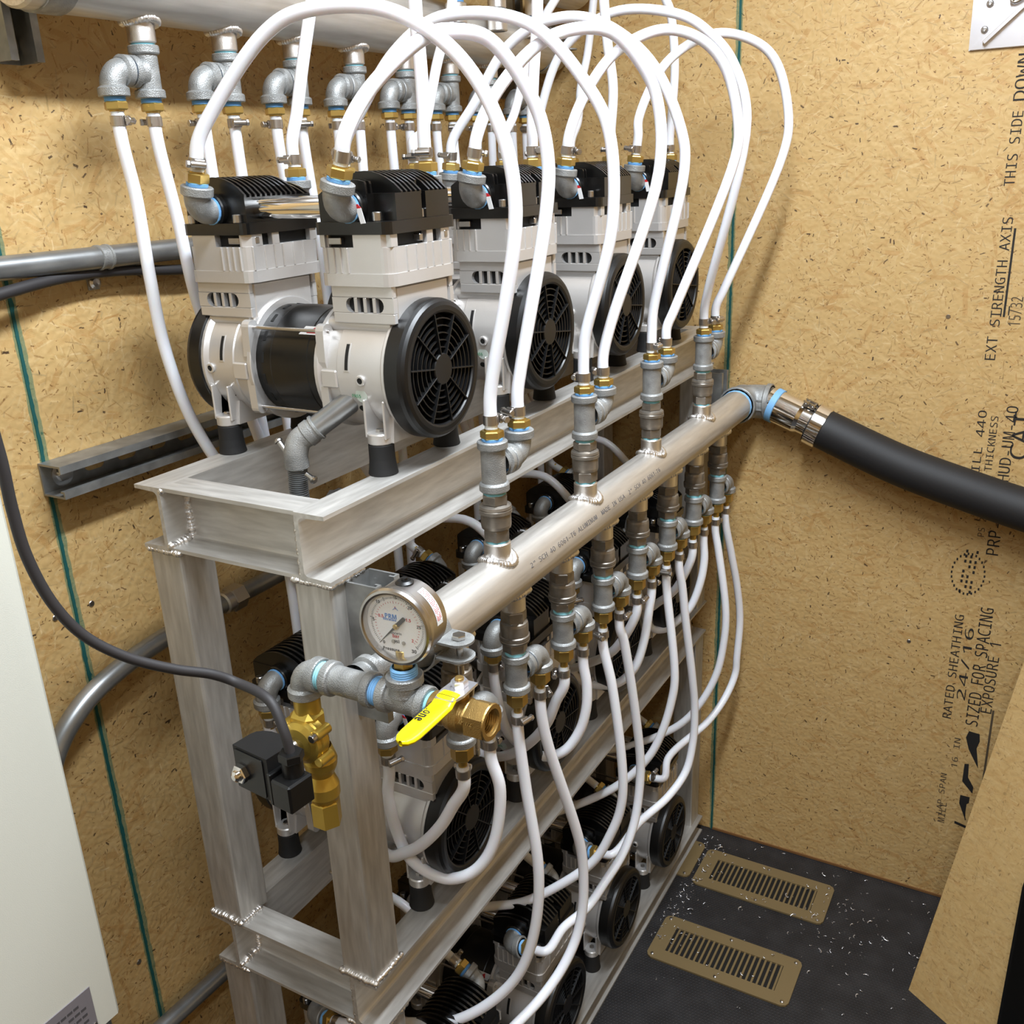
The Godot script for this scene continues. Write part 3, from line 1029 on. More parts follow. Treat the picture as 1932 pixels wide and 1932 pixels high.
func weld_ring(pr: float, r: float) -> Mesh:
	# bead where a socket of radius r meets a pipe of radius pr whose axis runs along z, pipe axis at the origin, socket along +y
	var key := "ring %f %f" % [pr, r]
	if not shared.has(key):
		var s := S()
		var g := RandomNumberGenerator.new()
		g.seed = 5
		for i in 40:
			var a := TAU * i / 40.0
			var rr := r + 0.0035
			var x := cos(a) * rr
			var c := Vector3(x, sqrt(maxf(pr * pr - x * x, 0.0)) + 0.0005, sin(a) * rr)
			var q := g.randf_range(0.0042, 0.0054)
			lathe(s, along(c, Vector3(-sin(a), 0.001, cos(a))), [Vector2(0, -q), Vector2(q * 0.7, -q * 0.7), Vector2(q, 0), Vector2(q * 0.7, q * 0.7), Vector2(0, q)], 8)
		shared[key] = baked(s, M["weld"])
	return shared[key]


func check_valve_mesh() -> Mesh:
	# 50 mm tall, flow along +y: hex, body, collar, hex
	if not shared.has("check_valve"):
		var s := S()
		hex(s, Transform3D.IDENTITY, 0.0165, 0.0, 0.014)
		lathe(s, Transform3D.IDENTITY, [Vector2(0.012, 0.012), Vector2(0.0172, 0.0155), Vector2(0.0178, 0.019), Vector2(0.0178, 0.0325), Vector2(0.0192, 0.0335), Vector2(0.0192, 0.0375), Vector2(0.0186, 0.0385), Vector2(0.0192, 0.0395), Vector2(0.0185, 0.0425), Vector2(0.014, 0.0445)], 24)
		hex(s, Transform3D.IDENTITY, 0.0158, 0.044, 0.056)
		shared["check_valve"] = baked(s, M["valve_steel"])
	return shared["check_valve"]


func build_wall_manifold() -> void:
	var t := thing("wall_manifold", "large aluminium pipe on the plywood wall with eight pairs of hose ports below", "pipe manifold")
	var wx := WALL_PIPE.x
	var wy := WALL_PIPE.y
	var s := S()
	lathe(s, along(Vector3(wx, wy, 0.012), Vector3.BACK), [Vector2(0, 0), Vector2(0.04, 0.0), Vector2(0.0445, 0.003), Vector2(0.0445, 1.185), Vector2(0.042, 1.189), Vector2(0, 1.189)], 40)
	part("manifold_pipe", s, M["aluminium_pipe"], t)
	var down := Basis(Vector3.RIGHT, Vector3.DOWN, Vector3.FORWARD)
	for k in 8:
		var z := 1.045 - 0.1311 * k
		put("pipe_socket", socket_mesh(0.0158, 0.026), t, Transform3D(down, Vector3(wx, wy - 0.04, z)))
		put("weld_ring", weld_ring(0.0445, 0.0158), t, Transform3D(down, Vector3(wx, wy, z)))
		put("thread_seal", seal_mesh(0.0135, 0.005, "thread_paste"), t, Transform3D(Basis.IDENTITY, Vector3(wx, wy - 0.0705, z)))
		put("pipe_tee", tee_mesh(0.0285, 0.026), t, Transform3D(Basis.IDENTITY, Vector3(wx, 1.6595, z)))
		put("thread_seal", seal_mesh(0.0135, 0.005, "thread_tape"), t, along(Vector3(wx, 1.6595, z + 0.0245), Vector3.BACK))
		put("pipe_elbow", elbow_mesh(0.024, 0.028), t, Transform3D(Basis(Vector3.LEFT, Vector3.DOWN, Vector3.BACK), Vector3(wx, 1.6595, z + 0.052)))
		port(t, Vector3(wx, 1.631, z), Vector3.DOWN, 0.009, 0.005)
		port(t, Vector3(wx, 1.6315, z + 0.052), Vector3.DOWN, 0.009, 0.005)


func build_upper_manifold() -> void:
	var t := thing("upper_manifold", "second dark pipe high on the wall above the large pipe's far half", "pipe manifold")
	var s := S()
	cyl(s, Vector3(0.15, 1.862, 0.03), Vector3(0.15, 1.862, 0.52), 0.0445, 36, 0.003)
	part("manifold_pipe", s, M["aluminium_pipe"], t)
	for k in 3:
		var z := 0.46 - 0.131 * k
		put("pipe_socket", socket_mesh(0.0158, 0.03), t, Transform3D(Basis(Vector3.RIGHT, Vector3.DOWN, Vector3.FORWARD), Vector3(0.15, 1.821, z)))
		put("thread_seal", seal_mesh(0.0135, 0.007, "thread_tape"), t, Transform3D(Basis.IDENTITY, Vector3(0.15, 1.785, z)))
		put("pipe_socket", socket_mesh(0.017, 0.03), t, Transform3D(Basis(Vector3.RIGHT, Vector3.DOWN, Vector3.FORWARD), Vector3(0.15, 1.786, z)))


func build_front_manifold() -> void:
	var t := thing("front_manifold", "long aluminium pipe along the rack front with upright and hanging valve branches", "pipe manifold")
	var s := S()
	lathe(s, along(Vector3(PIPE_X, PIPE_Y, 0.055), Vector3.BACK), [Vector2(0, 0), Vector2(0.0302, 0.0), Vector2(0.0302, 1.115), Vector2(0.029, 1.117), Vector2(0.018, 1.122), Vector2(0.0145, 1.132), Vector2(0, 1.132)], 40)
	part("manifold_pipe", s, M["aluminium_pipe"], t)
	var mark := lettering("2\" SCH 40 6061-T6 ALUMINUM  MADE IN USA  2\" SCH 40 6061-T6", 0.008, M["print_grey"], t, Transform3D.IDENTITY, "pipe_print")
	mark.transform = Transform3D(Basis(Vector3.FORWARD * 1.5, Vector3(-0.42, 0.91, 0), Vector3(0.91, 0.42, 0)), Vector3(PIPE_X + 0.0302 * 0.93, PIPE_Y + 0.0302 * 0.37, 0.78))
	for i in 4:
		var z := 1.017 - 0.2395 * i
		put("pipe_socket", socket_mesh(0.0162, 0.025), t, Transform3D(Basis.IDENTITY, Vector3(PIPE_X, 1.104, z)))
		put("weld_ring", weld_ring(0.0302, 0.0162), t, Transform3D(Basis.IDENTITY, Vector3(PIPE_X, PIPE_Y, z)))
		put("thread_seal", seal_mesh(0.0138, 0.005, "thread_paste"), t, Transform3D(Basis.IDENTITY, Vector3(PIPE_X, 1.1275, z)))
		put("check_valve", check_valve_mesh(), t, Transform3D(Basis(Vector3.UP, 0.4 * i), Vector3(PIPE_X, 1.131, z)))
		put("thread_seal", seal_mesh(0.0132, 0.006, "thread_paste"), t, Transform3D(Basis.IDENTITY, Vector3(PIPE_X, 1.1865, z)))
		put("pipe_tee", tee_mesh(0.0295, 0.026), t, Transform3D(Basis(Vector3.UP, PI), Vector3(PIPE_X, 1.2205, z)))
		put("thread_seal", seal_mesh(0.0135, 0.006, "thread_tape"), t, along(Vector3(PIPE_X, 1.2205, z - 0.0245), Vector3.FORWARD))
		put("pipe_elbow", elbow_mesh(0.034, 0.028), t, Transform3D(Basis(Vector3.UP, PI), Vector3(PIPE_X, 1.2195, z - 0.062)))
		port(t, Vector3(PIPE_X, 1.25, z), Vector3.UP, 0.009, 0.003)
		port(t, Vector3(PIPE_X, 1.2475, z - 0.062), Vector3.UP, 0.009, 0.003)
	var down := Basis(Vector3.RIGHT, Vector3.DOWN, Vector3.FORWARD)
	for k in 8:
		var z := 1.118 - 0.1315 * k
		put("pipe_socket", socket_mesh(0.0155, 0.027), t, Transform3D(down, Vector3(PIPE_X, 1.054, z)))
		put("weld_ring", weld_ring(0.0302, 0.0155), t, Transform3D(down, Vector3(PIPE_X, PIPE_Y, z)))
		put("check_valve", check_valve_mesh(), t, Transform3D(down * Basis(Vector3.UP, 0.3 * k), Vector3(PIPE_X, 1.027, z)))
		put("thread_seal", seal_mesh(0.0132, 0.006, "thread_paste"), t, Transform3D(Basis.IDENTITY, Vector3(PIPE_X, 0.9655, z)))
		put("pipe_tee", tee_mesh(0.0265, 0.026), t, Transform3D(Basis(Vector3.UP, PI), Vector3(PIPE_X, 0.9405, z)))
		put("thread_seal", seal_mesh(0.0135, 0.006, "thread_tape" if k < 3 else "thread_paste"), t, along(Vector3(PIPE_X, 0.9405, z - 0.0245), Vector3.FORWARD))
		put("pipe_elbow", elbow_mesh(0.034, 0.026), t, Transform3D(Basis(Vector3.RIGHT, Vector3.DOWN, Vector3.FORWARD), Vector3(PIPE_X, 0.9405, z - 0.062)))
		port(t, Vector3(PIPE_X, 0.914, z), Vector3.DOWN, 0.017, 0.003, "thread_paste")
		port(t, Vector3(PIPE_X, 0.9145, z - 0.062), Vector3.DOWN, 0.017, 0.003, "thread_paste")
	# discharge elbow by the back wall
	var big := elbow_mesh(0.05, 0.055, 0.0335)
	put("discharge_elbow", big, t, Transform3D(Basis(Vector3.UP, Vector3.RIGHT, Vector3.FORWARD), Vector3(PIPE_X, PIPE_Y, 0.042)))
	put("thread_seal", seal_mesh(0.0312, 0.012, "thread_tape"), t, along(Vector3(PIPE_X, PIPE_Y, 0.09), Vector3.BACK))
	# arm from the near end to the gauge fittings
	var fz := 1.295
	var y := 1.083
	s = S()
	lathe(s, along(Vector3(PIPE_X, 1.081, 1.165), Vector3.BACK), [Vector2(0.031, 0), Vector2(0.0335, 0.004), Vector2(0.0335, 0.02), Vector2(0.03, 0.03), Vector2(0.021, 0.045), Vector2(0.0175, 0.052), Vector2(0.0175, 0.06), Vector2(0.0125, 0.061), Vector2(0.0125, 0.11)], 28)
	part("reducer", s, M["galvanised"], t)
	put("pipe_tee", tee_mesh(0.029, 0.03), t, Transform3D(Basis(Vector3.UP, Vector3.LEFT, Vector3.FORWARD), Vector3(PIPE_X, y, fz)))
	put("thread_seal", seal_mesh(0.0142, 0.01, "thread_paste"), t, along(Vector3(PIPE_X - 0.028, y, fz), Vector3.LEFT))
	put("thread_seal", seal_mesh(0.0142, 0.01, "thread_tape"), t, along(Vector3(PIPE_X + 0.028, y, fz), Vector3.RIGHT))
	put("pipe_elbow", elbow_mesh(0.024, 0.027), t, Transform3D(Basis(Vector3.FORWARD, Vector3.DOWN, Vector3.LEFT), Vector3(PIPE_X - 0.06, y, fz)))
	put("pipe_tee", tee_mesh(0.026, 0.026), t, Transform3D(Basis(Vector3.BACK, Vector3.RIGHT, Vector3.UP), Vector3(PIPE_X + 0.064, y, fz)))
	put("thread_seal", seal_mesh(0.0135, 0.006, "thread_paste"), t, along(Vector3(PIPE_X + 0.089, y, fz), Vector3.RIGHT))
	put("thread_seal", seal_mesh(0.0128, 0.009, "thread_tape"), t, along(Vector3(PIPE_X + 0.064, y + 0.0255, fz), Vector3.UP))


# ---------------------------------------------------------------- compressors
# One pump head, built on the +x side of the motor; the other head is the same turned half round.
# Local frame: x along the shaft, y up from the rail, the shaft at y = SHAFT.
const SHAFT := 0.109


func octo(x0: float, x1: float, zh: float, ch: float, n := 3) -> PackedVector2Array:
	var p := PackedVector2Array()
	for q in round_rect(x1 - x0, zh * 2.0, ch, n):
		p.append(q + Vector2((x0 + x1) * 0.5, 0))
	return p


# a strip of a turned surface about the shaft, x0..x1 wide, from angle a0 to a1 (0 = +z, upwards)
func arc_strip(s: SurfaceTool, r: float, x0: float, x1: float, a0: float, a1: float, n := 8, t := 0.0008) -> void:
	for i in n:
		var e0 := Vector3(0, sin(lerpf(a0, a1, float(i) / n)), cos(lerpf(a0, a1, float(i) / n)))
		var e1 := Vector3(0, sin(lerpf(a0, a1, float(i + 1) / n)), cos(lerpf(a0, a1, float(i + 1) / n)))
		var c := Vector3(0, SHAFT, 0)
		var u := Vector3(x0, 0, 0)
		var w := Vector3(x1, 0, 0)
		quad(s, c + u + e0 * r, c + w + e0 * r, c + w + e1 * r, c + u + e1 * r, (e0 + e1).normalized())
		for q in [u, w]:
			quad(s, c + q + e0 * r, c + q + e1 * r, c + q + e1 * (r - t), c + q + e0 * (r - t), Vector3.LEFT if q == u else Vector3.RIGHT)


func flat(y: float) -> Transform3D:
	# slab frame lying level: polygon (x, z), thickness upwards
	return Transform3D(Basis(Vector3.RIGHT, Vector3.BACK, Vector3.UP), Vector3(0, y, 0))


func head_meshes(side: int) -> Dictionary:
	var key := "head%d" % side
	if shared.has(key):
		return shared[key]
	# the two castings differ a little: inner rim, and where bosses and slot sit
	var x_in: float = [0.058, 0.037][side]
	var x_boss: float = [0.126, 0.101][side]
	var x_hole: float = [0.105, 0.092][side]
	var x_slot: float = [0.107, 0.082][side]
	var x_ear: float = [0.066, 0.0505][side]
	var d := {}
	var ax := Vector3(0, SHAFT, 0)
	# crankcase: turned barrel, neck, foot lugs
	var s := S()
	lathe(s, along(ax, Vector3.RIGHT), [Vector2(0.05, x_in), Vector2(0.0735, x_in), Vector2(0.0745, x_in + 0.001), Vector2(0.0745, x_in + 0.0055), Vector2(0.0725, x_in + 0.0075), Vector2(0.0705, x_in + 0.01), Vector2(0.0705, x_in + 0.03), Vector2(0.0718, x_in + 0.0315), Vector2(0.0718, 0.128), Vector2(0.075, 0.131), Vector2(0.0765, 0.1325), Vector2(0.0765, 0.1365), Vector2(0.06, 0.137)], 48)
	bx(s, 0.062, 0.142, 0.15, 0.207, -0.052, 0.052, 0.004)
	# neck faces round the cooling slots, near and far
	for sg in [-1.0, 1.0]:
		var z0: float = 0.0515 * sg
		var z1: float = 0.0585 * sg
		bx(s, 0.061, 0.1435, 0.1935, 0.207, z0, z1, 0.001)
		bx(s, 0.061, 0.1435, 0.166, 0.1775, z0, z1, 0.001)
		for k in 3:
			bx(s, 0.0905 + 0.0125 * k, 0.0948 + 0.0125 * k, 0.1775, 0.1935, z0, z1, 0.0006)
		for e in [[0.061, 0.0875, 1.0], [0.1435, 0.1225, -1.0]]:
			var pl := PackedVector2Array([Vector2(e[0], 0.1775)])
			for i in 9:
				var aa := -PI * 0.5 - PI * i / 8.0
				pl.append(Vector2(e[1] + cos(aa) * 0.008 * e[2], 0.1855 + sin(aa) * 0.008))
			pl.append(Vector2(e[0], 0.1935))
			slab(s, Transform3D(Basis.IDENTITY, Vector3(0, 0, minf(z0, z1))), pl, 0.0068)
		# shoulder that rolls from the neck into the barrel
		cyl(s, Vector3(x_in + 0.012, 0.163, 0.0475 * sg), Vector3(0.1345, 0.163, 0.0475 * sg), 0.0078, 16)
		# ears of the tie rods, webbed down to the barrel
		for yy in [1.0, -1.0]:
			var pl := PackedVector2Array()
			for i in 7:
				var aa := PI * (0.05 + 0.75 * i / 6.0)
				pl.append(Vector2(0.0625 + cos(aa) * 0.0085, 0.047 + sin(aa) * 0.0085))
			pl.append(Vector2(0.048, 0.035))
			pl.append(Vector2(0.069, 0.004))
			pl.append(Vector2(0.072, 0.014))
			for i in pl.size():
				pl[i] = Vector2(pl[i].x * sg, pl[i].y * yy)
			slab(s, Transform3D(Basis(Vector3.BACK, Vector3.UP, Vector3.RIGHT), Vector3(x_ear - 0.008, SHAFT, 0)), pl, 0.011)
		# rib along the barrel
		bx(s, x_in + 0.009, x_in + 0.031, SHAFT - 0.014, SHAFT + 0.006, 0.0695 * sg, 0.0735 * sg, 0.0015)
	# feet
	for sg in [-1.0, 1.0]:
		var c := Vector3(0.116, 0, 0.065 * sg)
		cyl(s, c + Vector3(0, 0.035, 0), c + Vector3(0, 0.048, 0), 0.0145, 20, 0.0015)
		bx(s, 0.1015, 0.1045, 0.042, 0.085, 0.045 * sg, 0.074 * sg, 0.001)
		bx(s, 0.1275, 0.1305, 0.042, 0.085, 0.045 * sg, 0.074 * sg, 0.001)
	slab(s, Transform3D(Basis(Vector3.BACK, Vector3.UP, Vector3.RIGHT), Vector3(0.1275, 0, 0)), PackedVector2Array([Vector2(-0.065, 0.0365), Vector2(0.065, 0.0365), Vector2(0.06, 0.075), Vector2(0.0, 0.06), Vector2(-0.06, 0.075)]), 0.0065)
	slab(s, Transform3D(Basis(Vector3.BACK, Vector3.UP, Vector3.RIGHT), Vector3(0.0985, 0, 0)), PackedVector2Array([Vector2(-0.065, 0.0365), Vector2(0.065, 0.0365), Vector2(0.06, 0.065), Vector2(0.0, 0.05), Vector2(-0.06, 0.065)]), 0.004)
	# bosses
	for sg in [-1.0, 1.0]:
		var b := Vector3(x_boss, SHAFT - 0.003, 0.0695 * sg)
		lathe(s, along(b, Vector3(0, -0.05, sg)), [Vector2(0.0062, 0.0), Vector2(0.0062, 0.0042), Vector2(0.0054, 0.0048), Vector2(0.0036, 0.0048), Vector2(0.0034, 0.0)], 16)
		arc_strip(s, 0.0724, x_slot - 0.0034, x_slot + 0.0034, (0.08 if sg > 0 else PI - 0.08), (0.52 if sg > 0 else PI - 0.52))
	d["crankcase"] = baked(s, M["cast_silver"])
	# dark openings of the casting
	for sg in [-1.0, 1.0]:
		var nm := "near" if sg > 0 else "far"
		s = S()
		bx(s, 0.078, 0.132, 0.1775, 0.1935, 0.0512 * sg, 0.0522 * sg, 0.0)
		d["cooling_slot_" + nm] = baked(s, M["dark_hole"])
		s = S()
		var b := Vector3(x_boss, SHAFT - 0.003, 0.0695 * sg)
		cyl(s, b, b + Vector3(0, -0.05, sg).normalized() * 0.0044, 0.0036, 14, 0.0)
		d["boss_hole_" + nm] = baked(s, M["dark_hole"])
		s = S()
		b = Vector3(x_hole, SHAFT - 0.0355, 0.0595 * sg)
		cyl(s, b, b + Vector3(0, -0.5, sg * 0.86) * 0.0036, 0.0037, 14, 0.0)
		d["drain_hole_" + nm] = baked(s, M["dark_hole"])
		s = S()
		arc_strip(s, 0.0727, x_slot - 0.0021, x_slot + 0.0021, (0.1 if sg > 0 else PI - 0.1), (0.5 if sg > 0 else PI - 0.5))
		d["slit_" + nm] = baked(s, M["dark_hole"])
	# cylinder block: flange and ribbed jacket with notched rim
	s = S()
	slab(s, flat(0.206), octo(0.0505, 0.1475, 0.0632, 0.011), 0.0132)
	slab(s, flat(0.2185), octo(0.0515, 0.1465, 0.0622, 0.012, 5), 0.0275)
	for sg in [-1.0, 1.0]:
		var zf: float = 0.0622 * sg
		for q in [[0.0515, 0.062], [0.1, 0.1465]]:
			slab(s, flat(0.246), PackedVector2Array([Vector2(q[0] + (0.008 if q[0] < 0.06 else 0.0), zf), Vector2(q[1] - (0.01 if q[1] > 0.14 else 0.0), zf), Vector2(q[1], zf - 0.01 * sg), Vector2(q[1] - 0.002, zf - 0.014 * sg), Vector2(q[0], zf - 0.014 * sg), Vector2(q[0], zf - 0.009 * sg)]), 0.0135)
		for x in [0.062, 0.072, 0.081, 0.0905]:
			bx(s, x, x + 0.0022, 0.2195, 0.246, zf - 0.003 * sg, zf + 0.0018 * sg, 0.0006)
	for e in [0.0515, 0.1465]:
		var o := 1.0 if e > 0.1 else -1.0
		for q in [[-0.052, -0.036], [-0.02, -0.008], [0.046, 0.058]]:
			bx(s, e - 0.012 * o, e, 0.246, 0.2594, q[0], q[1], 0.0006)
		for z in [-0.055, -0.036, -0.02, -0.006, 0.012, 0.03]:
			bx(s, e - 0.003 * o, e + 0.0016 * o, 0.2195, 0.2462, z, z + 0.0024, 0.0006)
	d["cylinder_block"] = baked(s, M["cast_silver"])
	s = S()
	bx(s, 0.0585, 0.1395, 0.245, 0.2596, -0.054, 0.054, 0.001)
	d["gasket_core"] = baked(s, M["dark_hole"])
	s = S()
	bx(s, -0.0085, 0.0085, 0.249, 0.2562, -0.003, 0.003, 0.0006)
	d["valve_plate"] = baked(s, M["steel"])
	# finned head
	s = S()
	slab(s, flat(0.2592), octo(0.0495, 0.1485, 0.0645, 0.008), 0.0128)
	slab(s, flat(0.2718), PackedVector2Array([Vector2(0.053, -0.056), Vector2(0.1455, -0.056), Vector2(0.1455, -0.0115), Vector2(0.134, -0.0115), Vector2(0.134, -0.0035), Vector2(0.1455, -0.0035), Vector2(0.1455, 0.0435), Vector2(0.118, 0.0435), Vector2(0.118, 0.055), Vector2(0.09, 0.055), Vector2(0.053, 0.055)]), 0.0275)
	for k in 12:
		var z := -0.0552 + 0.0084 * k
		var arch := PackedVector2Array()
		var gap := k == 5
		var x1 := 0.1335 if gap else 0.1452
		var x0 := 0.0533
		if k >= 11:
			continue
		arch.append(Vector2(x0, 0.297))
		arch.append(Vector2(x1, 0.297))
		for i in 11:
			var u := 1.0 - i / 10.0
			var x := lerpf(x0, x1, u)
			var w := (x - 0.0985) / 0.047
			arch.append(Vector2(x, 0.3005 + 0.0205 * (1.0 - w * w) + (0.001 if absf(w) < 0.9 else 0.0)))
		slab(s, Transform3D(Basis.IDENTITY, Vector3(0, 0, z)), arch, 0.0033)
	for z in [0.0445, 0.0528]:
		var p := PackedVector2Array([Vector2(0.0545, 0.297)])
		for i in 9:
			var x := 0.0545 + 0.0615 * i / 8.0
			var w := (x - 0.0985) / 0.047
			p.append(Vector2(x, 0.298 + 0.016 * (1.0 - w * w)))
		p.append(Vector2(0.117, 0.309))
		p.append(Vector2(0.118, 0.297))
		slab(s, Transform3D(Basis.IDENTITY, Vector3(0, 0, z)), p, 0.0032)
	for sg in [-1.0, 1.0]:
		cyl(s, Vector3(HEAD_X, 0.286, 0.048 * sg), Vector3(HEAD_X, 0.286, 0.0632 * sg), 0.0185, 24, 0.0015)
	d["cylinder_head"] = baked(s, M["black_cast"])
	s = S()
	cyl(s, Vector3(0, 0.272, 0), Vector3(0, 0.2815, 0), 0.0052, 16, 0.0008)
	lathe(s, Transform3D.IDENTITY, [Vector2(0.0026, 0.2818), Vector2(0, 0.2818)], 6)
	d["head_bolt"] = baked(s, M["steel"])
	# fan cover
	s = S()
	lathe(s, along(ax, Vector3.RIGHT), [Vector2(0.07, 0.1355), Vector2(0.0775, 0.1365), Vector2(0.0785, 0.138), Vector2(0.0785, 0.1545), Vector2(0.0772, 0.1588), Vector2(0.0745, 0.162), Vector2(0.0705, 0.1635), Vector2(0.0655, 0.1635), Vector2(0.0632, 0.1625), Vector2(0.0622, 0.1605), Vector2(0.0622, 0.146)], 56)
	d["fan_cover"] = baked(s, M["black_plastic"])
	s = S()
	lathe(s, along(ax, Vector3.RIGHT), [Vector2(0.0638, 0.1445), Vector2(0.0, 0.1445)], 32)
	for k in 7:
		var a := TAU * k / 7.0
		var b := Basis(Vector3.RIGHT, a)
		box(s, ax + Vector3(0.1475, 0, 0) + b * Vector3(0, 0.036, 0), Vector3(0.0015, 0.046, 0.026), 0.0003, b * Basis(Vector3.UP, 0.5))
	d["fan"] = baked(s, M["dark_hole"])
	for k in 5:
		s = S()
		var r := 0.0245 + 0.008 * k
		lathe(s, along(ax, Vector3.RIGHT), [Vector2(r - 0.0007, 0.1525), Vector2(r + 0.0007, 0.1525), Vector2(r + 0.0007, 0.1608), Vector2(r - 0.0007, 0.1608), Vector2(r - 0.0007, 0.1525)], 44)
		d["grille_ring_%d" % k] = baked(s, M["black_plastic"])
	s = S()
	lathe(s, along(ax, Vector3.RIGHT), [Vector2(0.0178, 0.148), Vector2(0.0178, 0.1618), Vector2(0.0168, 0.1628), Vector2(0.0, 0.1628)], 32)
	d["grille_hub"] = baked(s, M["black_plastic"])
	s = S()
	bx(s, 0.1505, 0.1632, 0.0165, 0.0628, -0.0008, 0.0008, 0.0002)
	d["grille_spoke"] = baked(s, M["black_plastic"])
	# rubber foot
	s = S()
	lathe(s, Transform3D.IDENTITY, [Vector2(0, 0), Vector2(0.0165, 0), Vector2(0.017, 0.001), Vector2(0.0158, 0.008), Vector2(0.0148, 0.018), Vector2(0.0146, 0.034), Vector2(0.014, 0.035), Vector2(0, 0.035)], 24)
	d["rubber_foot"] = baked(s, M["rubber"])
	s = S()
	hex(s, Transform3D.IDENTITY, 0.005, 0.048, 0.0515)
	d["foot_bolt"] = baked(s, M["steel"])
	shared[key] = d
	return d


func motor_meshes() -> Dictionary:
	if shared.has("motor"):
		return shared["motor"]
	var d := {}
	var ax := Vector3(0, SHAFT, 0)
	var s := S()
	lathe(s, along(ax, Vector3.RIGHT), [Vector2(0.0655, -0.06), Vector2(0.0655, -0.036), Vector2(0.066, -0.0345), Vector2(0.066, 0.0185), Vector2(0.0655, 0.02), Vector2(0.0655, 0.041)], 48)
	d["motor_casing"] = baked(s, M["motor_black"])
	s = S()
	for e in [-0.048, 0.031]:
		for k in 16:
			var a := TAU * (k + 0.5) / 16.0
			var b := Basis(Vector3.RIGHT, a)
			box(s, ax + Vector3(e, 0, 0) + b * Vector3(0, 0.0655, 0), Vector3(0.0042, 0.0008, 0.0125), 0.0003, b)
	d["vent_slot"] = baked(s, M["dark_hole"])
	s = S()
	cyl(s, Vector3(-0.062, 0, 0), Vector3(0.056, 0, 0), 0.0021, 10)
	d["tie_rod"] = baked(s, M["steel"])
	s = S()
	cyl(s, Vector3(-0.058, 0.286, 0.034), Vector3(0.058, 0.286, 0.034), 0.0112, 24)
	cyl(s, Vector3(-0.058, 0.286, -0.034), Vector3(0.058, 0.286, -0.034), 0.0112, 24)
	d["crossover_pipe"] = baked(s, M["chrome"])
	shared["motor"] = d
	return d


